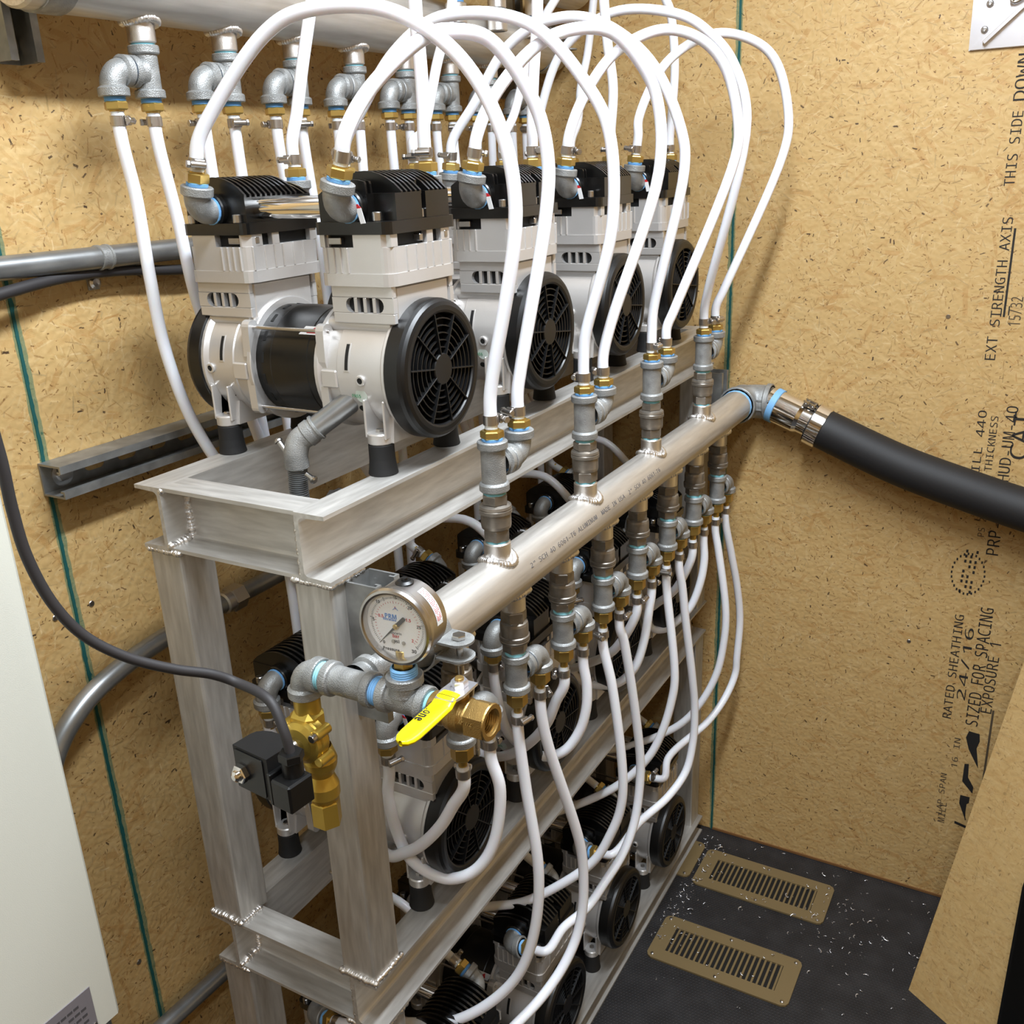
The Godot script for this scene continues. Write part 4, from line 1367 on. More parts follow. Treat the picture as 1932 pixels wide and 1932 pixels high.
func make_compressor(at: Vector3, label: String, group: String, near: Array, far: Array, fan_detail: bool, tags: bool) -> Node3D:
	var t := thing("air_compressor", label, "air compressor", at, group)
	var mm := motor_meshes()
	put("motor_casing", mm["motor_casing"], t)
	put("vent_slot", mm["vent_slot"], t)
	put("crossover_pipe", mm["crossover_pipe"], t)
	for sg in [-1.0, 1.0]:
		for yy in [0.047, -0.047]:
			put("tie_rod", mm["tie_rod"], t, Transform3D(Basis.IDENTITY, Vector3(0, SHAFT + yy, 0.0625 * sg)))
	for side in [0, 1]:
		var hm := head_meshes(side)
		var f := Transform3D(Basis(Vector3.UP, PI if side == 0 else 0.0), Vector3.ZERO)
		var cc := put("crankcase", hm["crankcase"], t, f)
		for nm in ["near", "far"]:
			for o in ["cooling_slot", "boss_hole", "drain_hole", "slit"]:
				put(o, hm[o + "_" + nm], cc)
		var blk := put("cylinder_block", hm["cylinder_block"], t, f)
		put("gasket_core", hm["gasket_core"], blk)
		for q in [[0.0735, 0.057], [0.0735, -0.057], [0.139, -0.045], [0.139, 0.004], [0.059, -0.045]]:
			put("valve_plate", hm["valve_plate"], blk, Transform3D(Basis.IDENTITY, Vector3(q[0], 0, q[1])))
		var hd := put("cylinder_head", hm["cylinder_head"], t, f)
		for q in [[0.1275, 0.0535], [0.139, -0.0075], [0.064, -0.0595], [0.1325, -0.0605]]:
			put("head_bolt", hm["head_bolt"], hd, Transform3D(Basis.IDENTITY, Vector3(q[0], 0, q[1])))
		var fc := put("fan_cover", hm["fan_cover"], t, f)
		put("fan", hm["fan"], fc)
		put("grille_hub", hm["grille_hub"], fc)
		if side == 1 and fan_detail:
			for k in 5:
				put("grille_ring", hm["grille_ring_%d" % k], fc)
			for k in 10:
				var b := Basis(Vector3.RIGHT, TAU * (k + 0.28) / 10.0)
				put("grille_spoke", hm["grille_spoke"], fc, Transform3D(b, Vector3(0, SHAFT, 0)))
		for sg in [-1.0, 1.0]:
			var c := f * Vector3(0.116, 0, 0.065 * sg)
			var ft := put("rubber_foot", hm["rubber_foot"], t, Transform3D(Basis.IDENTITY, c))
			put("foot_bolt", hm["foot_bolt"], ft)
		var x := -HEAD_X if side == 0 else HEAD_X
		for nf in [0, 1]:
			var ang: float = (near if nf == 0 else far)[side]
			var sg := 1.0 if nf == 0 else -1.0
			var rot := Basis(Vector3.BACK, -ang)
			var at2 := Vector3(x, 0.286, 0.085 * sg)
			put("pipe_elbow", elbow_mesh(0.0225, 0.028, 0.0145, true), t, Transform3D(rot * Basis(Vector3.UP, 0.0 if nf == 0 else PI), at2))
			put("thread_seal", seal_mesh(0.0155, 0.003, "thread_tape"), t, along(Vector3(x, 0.286, 0.063 * sg), Vector3(0, 0, sg)))
			port(t, at2 + rot * Vector3(0, 0.028, 0), rot * Vector3.UP, 0.0105, 0.004)
	if tags:
		var s := S()
		cyl(s, Vector3(0.0975, SHAFT - 0.0205, 0.0672), Vector3(0.0975, SHAFT - 0.0208, 0.0692), 0.0078, 20, 0.0001)
		var st := part("sticker", s, M["sticker"], t, "small round green and white inspection sticker")
		lettering("PASS", 0.0052, M["green"], st, Transform3D.IDENTITY, "sticker_print").transform = Transform3D(Basis(Vector3.RIGHT, Vector3(0, 0.98, 0.2), Vector3(0, -0.2, 0.98)), Vector3(0.0912, SHAFT - 0.0215, 0.0696))
		s = S()
		var a := PackedVector2Array([Vector2(-0.016, -0.005), Vector2(0.014, -0.005), Vector2(0.018, 0.006), Vector2(-0.01, 0.006)])
		slab(s, Transform3D(Basis(Vector3.RIGHT, Vector3(0, 0.75, -0.66), Vector3(0, 0.66, 0.75)), Vector3(0.018, SHAFT + 0.0438, 0.0495)), a, 0.0006)
		var wl := part("warning_label", s, M["white_paint"], t, "white label with a red triangle on the motor")
		s = S()
		slab(s, Transform3D(Basis(Vector3.RIGHT, Vector3(0, 0.75, -0.66), Vector3(0, 0.66, 0.75)), Vector3(0.018, SHAFT + 0.0442, 0.05)), PackedVector2Array([Vector2(-0.005, -0.003), Vector2(0.008, -0.003), Vector2(0.006, 0.005)]), 0.0006)
		part("label_mark", s, M["red"], wl)
		# paper tag tucked in by the elbow
		s = S()
		var tf := Transform3D(Basis(Vector3(0.98, 0.1, 0.1).normalized(), Vector3(-0.2, 0.97, 0.1).normalized(), Vector3(0, -0.1, 1)), Vector3(HEAD_X + 0.0185, 0.2765, 0.0655))
		slab(s, tf, PackedVector2Array([Vector2(-0.0035, -0.006), Vector2(0.0035, -0.006), Vector2(0.0035, 0.0095), Vector2(-0.0035, 0.0095)]), 0.0005)
		var tg := part("paper_tag", s, M["white_paint"], t, "little white tag with a red tip")
		s = S()
		slab(s, tf, PackedVector2Array([Vector2(-0.0035, 0.0095), Vector2(0.0035, 0.0095), Vector2(0.0005, 0.014), Vector2(-0.0025, 0.0135)]), 0.0005)
		part("tag_tip", s, M["red"], tg)
	return t


const NTH := ["nearest", "second", "third", "farthest"]


func unit_z(i: int) -> float:
	return 1.02 - 0.26 * i


func build_compressors() -> void:
	var tiers := [["top", TOP_Y], ["middle", MID_Y], ["bottom", LOW_Y]]
	var looks := [
		["nearest silver and black twin-head compressor on the top tier, conduit elbow plugged into it", "second silver and black compressor from the near end of the top tier", "third silver and black compressor from the near end of the top tier", "farthest silver and black compressor on the top tier, next to the back wall"],
		["shaded twin-head compressor on the middle tier behind the near post and yellow valve", "second compressor from the near end of the shaded middle tier", "third compressor from the near end of the shaded middle tier", "farthest compressor on the shaded middle tier, next to the back wall"],
		["nearest compressor on the bottom tier, half cut off by the photo's lower edge", "second compressor from the near end of the bottom tier, by the floor", "third compressor from the near end of the bottom tier, by the floor", "farthest compressor on the bottom tier, in the corner by the floor"],
	]
	for ti in 3:
		for i in 4:
			var near := [0.0, 0.0]
			var far := [0.0, 0.0]
			if ti == 0 and i == 0:
				near = [0.22, 0.3]
			elif ti == 0:
				near = [[0.15, 0.22], [0.12, 0.15], [0.1, 0.12]][i - 1]
			if ti == 1:
				near = [PI, PI]
			if ti == 2:
				near = [1.33, 1.33]
			if ti > 0:
				far = [-1.05, -1.05]
			make_compressor(Vector3(UNIT_X, tiers[ti][1], unit_z(i)), looks[ti][i], "compressors on the %s tier of the rack" % tiers[ti][0], near, far, true, ti == 0 or i < 2)


# ---------------------------------------------------------------- tubes
func path(key: String) -> PackedVector3Array:
	var p := PackedVector3Array()
	var a: Array = paths[key]
	for i in range(0, a.size(), 3):
		p.append(Vector3(a[i], a[i + 1], a[i + 2]) * 0.001)
	return p


func hose(label: String, ctrl: PackedVector3Array, group: String, clamp0 := true, clamp1 := true, spin := 0.0) -> void:
	var t := thing("air_tube", label, "tube", Vector3.ZERO, group)
	var s := S()
	sweep(s, spline(ctrl, 9), 0.0076, 14)
	part("tube", s, M["nylon"], t)
	var n := ctrl.size()
	if clamp0:
		put("hose_clamp", clamp_mesh(), t, along(ctrl[0].lerp(ctrl[1], 0.33), ctrl[1] - ctrl[0]) * Transform3D(Basis(Vector3.UP, spin), Vector3.ZERO))
	if clamp1:
		put("hose_clamp", clamp_mesh(), t, along(ctrl[n - 1].lerp(ctrl[n - 2], 0.33), ctrl[n - 2] - ctrl[n - 1]) * Transform3D(Basis(Vector3.UP, spin + 1.7), Vector3.ZERO))


func build_tubes() -> void:
	var sides := [["L", "wall-side"], ["R", "aisle-side"]]
	for i in 4:
		for sd in sides:
			hose("white tube arching from the %s head of the %s top-tier compressor to front pipe" % [sd[1], NTH[i]], path("A%d%s" % [i, sd[0]]), "white tubes arching to the front pipe", true, true, rng.randf_range(0, TAU))
	for i in 4:
		for sd in sides:
			hose("white tube running straight up from the %s head of the %s top-tier compressor" % [sd[1], NTH[i]], path("B%d%s" % [i, sd[0]]), "white tubes running up out of the picture", true, false, rng.randf_range(0, TAU))
	for k in 8:
		for sd in sides:
			var tier: String = "middle" if k % 2 == 0 else "bottom"
			hose("white tube hanging from front pipe to the %s head of %s %s-tier compressor" % [sd[1], NTH[k / 2], tier], path("D%d%s" % [k, sd[0]]), "white tubes hanging from the front pipe", true, true, rng.randf_range(0, TAU))
	# tubes from the wall pipe down behind the rack
	for k in 8:
		var zt := 1.045 - 0.1311 * k
		for j in 2:
			var z: float = zt + (0.052 if j == 0 else 0.0)
			var c := k / 2
			var low := k % 2 == 1
			var x := (-HEAD_X if j == 0 else HEAD_X) + UNIT_X
			var dir := Basis(Vector3.BACK, 1.05) * Vector3.UP
			var e := Vector3(x, (LOW_Y if low else MID_Y) + 0.286, unit_z(c) - 0.085) + dir * 0.043
			var p := PackedVector3Array([Vector3(WALL_PIPE.x, 1.616, z), Vector3(WALL_PIPE.x, 1.586, z)])
			if k == 0 and j == 0:
				for q in [[0.085, 1.52, 1.088], [0.085, 1.435, 1.087], [0.085, 1.345, 1.082], [0.09, 1.262, 1.067], [0.1, 1.205, 1.05]]:
					p.append(Vector3(q[0], q[1], q[2]))
			elif k == 0:
				for q in [[0.085, 1.49, 1.03], [0.087, 1.40, 1.022], [0.09, 1.31, 1.0], [0.1, 1.235, 0.97]]:
					p.append(Vector3(q[0], q[1], q[2]))
			else:
				p.append(Vector3(0.088, 1.45, z - 0.006 * (k % 3)))
				p.append(Vector3(0.1, 1.25, z - 0.015))
			var ze := e.z
			var zm := lerpf(p[p.size() - 1].z, ze, 0.5)
			if low:
				p.append(Vector3(0.115, 0.98, lerpf(p[p.size() - 1].z, ze, 0.25)))
				p.append(Vector3(0.115, 0.68, zm))
				p.append(Vector3(0.125, 0.46, ze))
			else:
				p.append(Vector3(0.125, 1.1, lerpf(p[p.size() - 1].z, ze, 0.4)))
				p.append(Vector3(0.14, 1.0, lerpf(zm, ze, 0.6)))
			if j == 1:
				p.append(e + dir * 0.09 + Vector3(-0.02, 0.03, 0))
			p.append(e + dir * 0.03)
			p.append(e)
			hose("white tube dropping behind the rack from wall pipe to %s %s-tier compressor's %s head" % [NTH[c], "bottom" if low else "middle", sides[j][1]], p, "white tubes dropping behind the rack", true, k < 3, rng.randf_range(0, TAU))


# ---------------------------------------------------------------- gauge, ball valve, solenoid valve
func build_gauge_and_valves() -> void:
	var fz := 1.295
	# pressure gauge, dial towards the viewer
	var gx := PIPE_X + 0.064
	var t := thing("pressure_gauge", "round steel pressure gauge with a white dial standing on the pipe tee", "gauge", Vector3(gx, 1.1165, fz))
	var gc := Vector3(0.0, 0.0435, -0.004)
	var f := Transform3D(Basis(Vector3.RIGHT, Vector3.BACK, Vector3.DOWN), gc)
	t.rotation.y = deg_to_rad(4)
	var s := S()
	hex(s, Transform3D.IDENTITY, 0.0095, 0.0, 0.012)
	cyl(s, Vector3(0, 0.01, 0), Vector3(0, 0.018, 0), 0.0065, 14)
	part("gauge_stem", s, M["brass"], t)
	s = S()
	lathe(s, f, [Vector2(0, -0.022), Vector2(0.0325, -0.022), Vector2(0.0345, -0.02), Vector2(0.0345, 0.006), Vector2(0.037, 0.0075), Vector2(0.0375, 0.0085), Vector2(0.0375, 0.012), Vector2(0.036, 0.0145), Vector2(0.0338, 0.0152), Vector2(0.032, 0.0145), Vector2(0.0312, 0.009)], 56)
	part("gauge_case", s, M["steel"], t)
	s = S()
	lathe(s, Transform3D(Basis.IDENTITY, gc + Vector3(0.0, 0.0338, -0.009)), [Vector2(0.0085, 0), Vector2(0.0085, 0.0012), Vector2(0.006, 0.003), Vector2(0.003, 0.0032), Vector2(0.0028, 0.0055), Vector2(0, 0.006)], 18)
	part("fill_plug", s, M["black_plastic"], t)
	s = S()
	lathe(s, f, [Vector2(0.032, 0.0085), Vector2(0, 0.0085)], 48)
	var dial := part("dial", s, M["white_paint"], t)
	var dz := gc.z + 0.0087
	var black := S()
	var redm := S()
	for i in 76:
		var v := float(i) / 75.0
		var a := deg_to_rad(225.0 - 270.0 * v)
		var big := i % 15 == 0
		var l := 0.0034 if big else 0.0018
		var b := Basis(Vector3.BACK, a)
		box(black, Vector3(gc.x, gc.y, dz) + b * Vector3(0.0275 - l * 0.5 + (0.0008 if big else 0.0), 0, 0), Vector3(l, 0.00055 if big else 0.0003, 0.0002), 0.0, b)
		if i % 2 == 0:
			box(redm, Vector3(gc.x, gc.y, dz) + b * Vector3(0.0225, 0, 0), Vector3(0.0026 if i % 18 == 0 else 0.0014, 0.0003, 0.0002), 0.0, b)
	part("scale_black", black, M["ink"], dial)
	part("scale_red", redm, M["red"], dial)
	var prints := [["0", -0.0155, -0.0175, 0.0042, "ink"], ["5", -0.0245, 0.0035, 0.0042, "ink"], ["10", -0.0185, 0.022, 0.0042, "ink"], ["15", 0.0, 0.0285, 0.0036, "ink"], ["20", 0.0145, 0.021, 0.0042, "ink"], ["25", 0.0225, 0.0035, 0.0042, "ink"], ["30", 0.0155, -0.0215, 0.0048, "ink"],
		["0.5", -0.0165, 0.0085, 0.0042, "red"], ["1", -0.0008, 0.0185, 0.0038, "red"], ["1.5", 0.012, 0.0085, 0.0042, "red"], ["2", 0.015, -0.011, 0.0042, "red"], ["bar", -0.0025, -0.0095, 0.0046, "red"], ["psi", -0.0022, -0.0145, 0.0046, "ink"], ["Pressure", -0.0085, -0.0235, 0.0042, "ink"], ["Glycerin", -0.002, -0.0065, 0.0022, "print_grey"],
		["PRM", -0.006, 0.0095, 0.0062, "blue"], ["filtration", -0.0075, 0.0062, 0.0028, "blue"]]
	for p in prints:
		lettering(p[0], p[3], M[p[4]], dial, Transform3D(Basis.IDENTITY, Vector3(gc.x + p[1], gc.y + p[2] - 0.0015, dz)), "dial_print", "Droid Sans", 1.0, p[4] != "print_grey")
	s = S()
	for e in [-0.0055, 0.0055]:
		lathe(s, Transform3D(f.basis, Vector3(gc.x + e, gc.y - 0.0165, dz)), [Vector2(0.0019, 0.0), Vector2(0.0019, 0.0006), Vector2(0, 0.0007)], 14)
	part("dial_screw", s, M["steel"], dial)
	s = S()
	slab(s, Transform3D(Basis.IDENTITY, Vector3(gc.x, gc.y, dz)), PackedVector2Array([Vector2(-0.0035, 0.0148), Vector2(-0.0005, 0.0178), Vector2(0.0025, 0.0148), Vector2(0.0018, 0.0148), Vector2(-0.0005, 0.017), Vector2(-0.0028, 0.0148)]), 0.0002)
	part("dial_mark", s, M["blue"], dial)
	s = S()
	var na := deg_to_rad(225.0)
	var nb := Basis(Vector3.BACK, na)
	slab(s, Transform3D(nb, Vector3(gc.x, gc.y, dz + 0.0018)), PackedVector2Array([Vector2(0.0275, 0), Vector2(0.002, 0.0012), Vector2(-0.002, 0.0019), Vector2(-0.0125, 0.0019), Vector2(-0.0135, 0.001), Vector2(-0.0135, -0.001), Vector2(-0.0125, -0.0019), Vector2(-0.002, -0.0019), Vector2(0.002, -0.0012)]), 0.0006)
	part("needle", s, M["ink_dark"], t)
	s = S()
	lathe(s, Transform3D(f.basis, Vector3(gc.x, gc.y, dz)), [Vector2(0.0026, 0), Vector2(0.0026, 0.0035), Vector2(0.002, 0.004), Vector2(0, 0.0042)], 16)
	part("needle_hub", s, M["brass"], t)
	s = S()
	lathe(s, f, [Vector2(0.032, 0.0135), Vector2(0, 0.0135)], 40)
	part("glass", s, M["glass"], t)
	# curved white label on the case
	s = S()
	for i in 10:
		var p: Array[Vector3] = []
		for q in [[i, -0.0125], [i + 1, -0.0125], [i + 1, -0.003], [i, -0.003]]:
			var a := deg_to_rad(62.0 - 6.2 * q[0])
			p.append(gc + Vector3(cos(a) * 0.0348, sin(a) * 0.0348, q[1]))
		quad(s, p[0], p[1], p[2], p[3], (p[0] + p[2] - gc * 2.0).normalized())
	var cl := part("case_label", s, M["white_paint"], t)
	s = S()
	for i in 22:
		var a := deg_to_rad(58.0 - 2.4 * i)
		var b := Basis(Vector3.BACK, a)
		for z in [-0.0105, -0.0085, -0.0065, -0.0048]:
			if (i * 7 + int(z * 4000.0)) % 5 != 0 and (i > 6 or z < -0.008 or i % 2 == 0):
				box(s, gc + b * Vector3(0.0349, 0, 0) + Vector3(0, 0, z), Vector3(0.0002, 0.0008, 0.0008), 0.0, b)
	part("label_print", s, M["red"], cl)

	# brass ball valve with yellow lever
	t = thing("ball_valve", "brass ball valve with a yellow lever handle on the near end of the fittings", "valve", Vector3(PIPE_X + 0.094, 1.083, fz))
	s = S()
	var rx := Basis(Vector3.UP, Vector3.RIGHT, Vector3.FORWARD)
	lathe(s, Transform3D(rx, Vector3.ZERO), [Vector2(0.0, 0.0), Vector2(0.0145, 0.0), Vector2(0.0152, 0.001), Vector2(0.0152, 0.012), Vector2(0.0135, 0.015), Vector2(0.016, 0.02), Vector2(0.0175, 0.026), Vector2(0.0175, 0.034), Vector2(0.016, 0.039), Vector2(0.0145, 0.042)], 28)
	hex(s, Transform3D(rx, Vector3.ZERO), 0.0158, 0.001, 0.011)
	for k in 6:   # hexagonal outlet with an open bore
		var a0 := TAU * k / 6.0
		var a1 := TAU * (k + 1) / 6.0
		var r := 0.0182
		var o := [Vector3(0.041, cos(a0) * r, sin(a0) * r), Vector3(0.041, cos(a1) * r, sin(a1) * r), Vector3(0.06, cos(a1) * r, sin(a1) * r), Vector3(0.06, cos(a0) * r, sin(a0) * r)]
		quad(s, o[0], o[1], o[2], o[3], Vector3(0, cos((a0 + a1) * 0.5), sin((a0 + a1) * 0.5)))
		quad(s, Vector3(0.041, 0, 0), o[0], o[1], Vector3(0.041, 0, 0), Vector3.LEFT)
	lathe(s, Transform3D(rx, Vector3.ZERO), [Vector2(0.0172, 0.06), Vector2(0.0165, 0.0615), Vector2(0.0125, 0.0615), Vector2(0.0118, 0.0605)], 28)
	for i in 6:
		lathe(s, Transform3D(rx, Vector3.ZERO), [Vector2(0.0118, 0.0605 - 0.0022 * i), Vector2(0.0108, 0.0594 - 0.0022 * i), Vector2(0.0118, 0.0583 - 0.0022 * i)], 24)
	lathe(s, Transform3D(rx, Vector3.ZERO), [Vector2(0.0118, 0.0473), Vector2(0.008, 0.045), Vector2(0, 0.0445)], 24)
	cyl(s, Vector3(0.03, 0.014, 0), Vector3(0.03, 0.026, 0), 0.0078, 18)
	part("valve_body", s, M["bronze"], t)
	lettering("FxP 1/2", 0.007, M["bronze"], t, Transform3D(Basis(Vector3.RIGHT, Vector3(0, 0.86, -0.5), Vector3(0, 0.5, 0.86)), Vector3(0.0425, 0.004, 0.0158)), "cast_mark", "Droid Sans", 0.7, true).scale.z *= 4.0
	# lever: plate over the stem, then the grip leaning towards the viewer
	s = S()
	var lv := Basis(Vector3.UP, deg_to_rad(-91.0))
	var lf := Transform3D(lv, Vector3(0.03, 0.026, 0))
	slab(s, lf * Transform3D(Basis(Vector3.RIGHT, Vector3.BACK, Vector3.UP), Vector3(0, 0, 0)), PackedVector2Array([Vector2(-0.012, -0.011), Vector2(0.012, -0.012), Vector2(0.026, -0.009), Vector2(0.026, 0.009), Vector2(0.012, 0.012), Vector2(-0.012, 0.011)]), 0.0024)
	slab(s, lf * Transform3D(Basis(Vector3.BACK, Vector3.UP, Vector3.RIGHT), Vector3(-0.0125, -0.012, 0)), PackedVector2Array([Vector2(-0.006, 0), Vector2(0.006, 0), Vector2(0.008, 0.014), Vector2(-0.008, 0.014)]), 0.0024)
	part("lever_plate", s, M["bare_aluminium"], t)
	s = S()
	hex(s, lf, 0.0078, 0.0024, 0.009)
	part("lever_nut", s, M["bare_aluminium"], t)
	s = S()
	cyl(s, lf * Vector3(0, 0.008, 0), lf * Vector3(0, 0.0115, 0), 0.0042, 14)
	part("valve_stem", s, M["bronze"], t)
	s = S()
	# grip cross-section swept: a thick rounded strip that first drops, then runs on level
	var gp := [Vector3(0.013, 0.0015, 0), Vector3(0.02, 0.0015, 0), Vector3(0.024, 0.0, 0), Vector3(0.029, -0.0025, 0), Vector3(0.05, -0.0035, 0), Vector3(0.074, -0.0045, 0), Vector3(0.081, -0.0048, 0), Vector3(0.086, -0.005, 0), Vector3(0.088, -0.005, 0)]
	var gw := [0.0095, 0.0102, 0.0106, 0.0108, 0.0108, 0.0106, 0.0094, 0.0062, 0.0018]
	for i in gp.size() - 1:
		var c0: Vector3 = gp[i]
		var c1: Vector3 = gp[i + 1]
		var dirv := (c1 - c0).normalized()
		var up := Vector3(-dirv.y, dirv.x, 0)
		for k in 12:
			var p: Array[Vector3] = []
			var nrm: Array[Vector3] = []
			for q in [[c0, k, i], [c0, k + 1, i], [c1, k + 1, i + 1], [c1, k, i + 1]]:
				var a: float = TAU * q[1] / 12.0
				var ca := signf(cos(a)) * pow(absf(cos(a)), 0.6)
				var sa := signf(sin(a)) * pow(absf(sin(a)), 0.6)
				p.append(lf * (q[0] + Vector3(0, 0, ca * gw[q[2]]) + up * sa * 0.0026))
				nrm.append(lf.basis * (Vector3(0, 0, cos(a) * 0.5) + up * sin(a)).normalized())
			tri(s, p[0], p[1], p[2], nrm[0], nrm[1], nrm[2])
			tri(s, p[0], p[2], p[3], nrm[0], nrm[2], nrm[3])
	var grip := part("lever_grip", s, M["yellow_vinyl"], t, "yellow vinyl grip with black print")
	var tilt := Basis(Vector3.RIGHT, Vector3.FORWARD, Vector3.UP)
	for q in [["Webstone", 0.036, 0.0, 0.012, true], ["600 WOG 150 WSP", 0.042, 0.0065, 0.0034, false], ["ON", 0.024, -0.005, 0.0045, false], ["OFF", 0.024, 0.005, 0.004, false]]:
		var o := lettering(q[0], q[3], M["ink_dark"], grip, Transform3D.IDENTITY, "grip_print", "Droid Sans", 1.0, q[4])
		o.transform = lf * Transform3D(tilt, Vector3(q[1], -0.0005 - 0.04 * (q[1] - 0.03), q[2] + 0.002)) * Transform3D(Basis.IDENTITY, Vector3(0, -0.002, 0)).scaled_local(Vector3(0.78 if q[4] else 1.0, 1, 1))

	# solenoid valve under the end elbow
	t = thing("solenoid_valve", "gold brass solenoid valve with a black coil hanging beside the near post", "valve", Vector3(PIPE_X - 0.06, 1.055, fz))
	s = S()
	cyl(s, Vector3(0, -0.02, 0), Vector3(0, 0.002, 0), 0.0135, 20)
	box(s, Vector3(0.0, -0.028, 0.002), Vector3(0.03, 0.03, 0.028), 0.006)
	lathe(s, along(Vector3(0.004, -0.042, 0.0), Vector3(0, 0, 1)), [Vector2(0, 0), Vector2(0.02, 0.0), Vector2(0.023, 0.004), Vector2(0.023, 0.012), Vector2(0.0218, 0.0135), Vector2(0.023, 0.015), Vector2(0.0225, 0.02), Vector2(0.017, 0.024), Vector2(0.01, 0.026), Vector2(0.0, 0.026)], 28)
	for q in [[0.02, 0.013], [-0.018, 0.015], [0.02, -0.017], [-0.016, -0.018]]:
		cyl(s, Vector3(0.004 + q[0], -0.042 + q[1], 0.0), Vector3(0.004 + q[0], -0.042 + q[1], 0.02), 0.0056, 14, 0.001)
	lathe(s, Transform3D(Basis.IDENTITY, Vector3(0.008, 0, 0)), [Vector2(0.013, -0.055), Vector2(0.0175, -0.07), Vector2(0.0165, -0.078), Vector2(0.012, -0.088), Vector2(0.0165, -0.1), Vector2(0.0165, -0.112), Vector2(0.0125, -0.12)], 18)
	hex(s, Transform3D(Basis.IDENTITY, Vector3(0.008, -0.148, 0)), 0.0155, 0, 0.029)
	part("valve_body", s, M["valve_brass"], t)
	for q in [[0.02, 0.013], [-0.018, 0.015]]:
		s = S()
		cyl(s, Vector3(0.004 + q[0], -0.042 + q[1], 0.02), Vector3(0.004 + q[0], -0.042 + q[1], 0.026), 0.0042, 14)
		part("cap_screw", s, M["steel"], t)
	s = S()
	cyl(s, Vector3(0.0, -0.044, 0.024), Vector3(-0.003, -0.046, 0.042), 0.0085, 18)
	part("core_tube", s, M["steel"], t)
	var cb := Basis(Vector3.UP, deg_to_rad(-6.0))
	var cf := Transform3D(cb, Vector3(-0.006, -0.047, 0.058))
	s = S()
	var half := PackedVector2Array([Vector2(-0.026, 0.016), Vector2(0.022, 0.016)])
	for i in 9:
		var a := PI * i / 8.0
		half.append(Vector2(-0.002 + 0.024 * cos(a), -0.006 - 0.015 * sin(a)))
	slab(s, cf * Transform3D(Basis(Vector3.RIGHT, Vector3.BACK, Vector3.UP), Vector3(0, -0.023, 0)), half, 0.046)
	part("coil", s, M["black_matte"], t)
	s = S()
	slab(s, cf * Transform3D(Basis(Vector3.RIGHT, Vector3.UP, Vector3.BACK), Vector3(-0.004, -0.001, 0.0162)), round_rect(0.04, 0.042, 0.003), 0.001)
	part("coil_plate", s, M["black_plastic"], t)
	s = S()
	hex(s, cf * Transform3D(Basis(Vector3.RIGHT, Vector3.BACK, Vector3.DOWN), Vector3(-0.013, -0.002, 0.0)), 0.0098, 0.0172, 0.0245)
	lathe(s, cf * Transform3D(Basis(Vector3.RIGHT, Vector3.BACK, Vector3.DOWN), Vector3(-0.013, -0.002, 0.0)), [Vector2(0.0062, 0.0245), Vector2(0.0055, 0.028), Vector2(0.003, 0.0298), Vector2(0, 0.03)], 18)
	part("coil_nut", s, M["chrome"], t)
	s = S()
	box(s, cf * Vector3(0.042, -0.008, 0.006), Vector3(0.026, 0.03, 0.03), 0.002, cf.basis)
	box(s, cf * Vector3(0.0265, -0.006, 0.004), Vector3(0.005, 0.034, 0.032), 0.001, cf.basis)
	cyl(s, cf * Vector3(0.041, 0.005, 0.002), cf * Vector3(0.041, 0.024, 0.002), 0.0102, 20)
	hex(s, cf * Transform3D(Basis.IDENTITY, Vector3(0.041, 0.0, 0.002)), 0.0122, 0.022, 0.031)
	part("plug", s, M["black_plastic"], t)

	# black cable from the cabinet to the plug
	var top := t.position + cf * Vector3(0.041, 0.027, 0.002)
	t = thing("power_cable", "black cable drooping from the beige cabinet to the solenoid valve's plug", "cable")
	s = S()
	var c := PackedVector3Array()
	for q in [[0.2, 1.5, 1.47], [0.3, 1.455, 1.48], [0.335, 1.4, 1.48], [0.342, 1.34, 1.478], [0.342, 1.295, 1.478], [0.344, 1.253, 1.476], [0.35, 1.206, 1.466], [0.359, 1.171, 1.45], [0.375, 1.141, 1.424], [0.394, 1.117, 1.391], [0.41, 1.102, 1.364], [0.424, 1.09, 1.35]]:
		c.append(Vector3(q[0], q[1], q[2]))
	c.append(top + Vector3(-0.024, 0.048, -0.006))
	c.append(top + Vector3(-0.006, 0.024, -0.001))
	c.append(top)
	sweep(s, spline(c, 8), 0.0048, 14)
	part("cable", s, M["cable"], t)


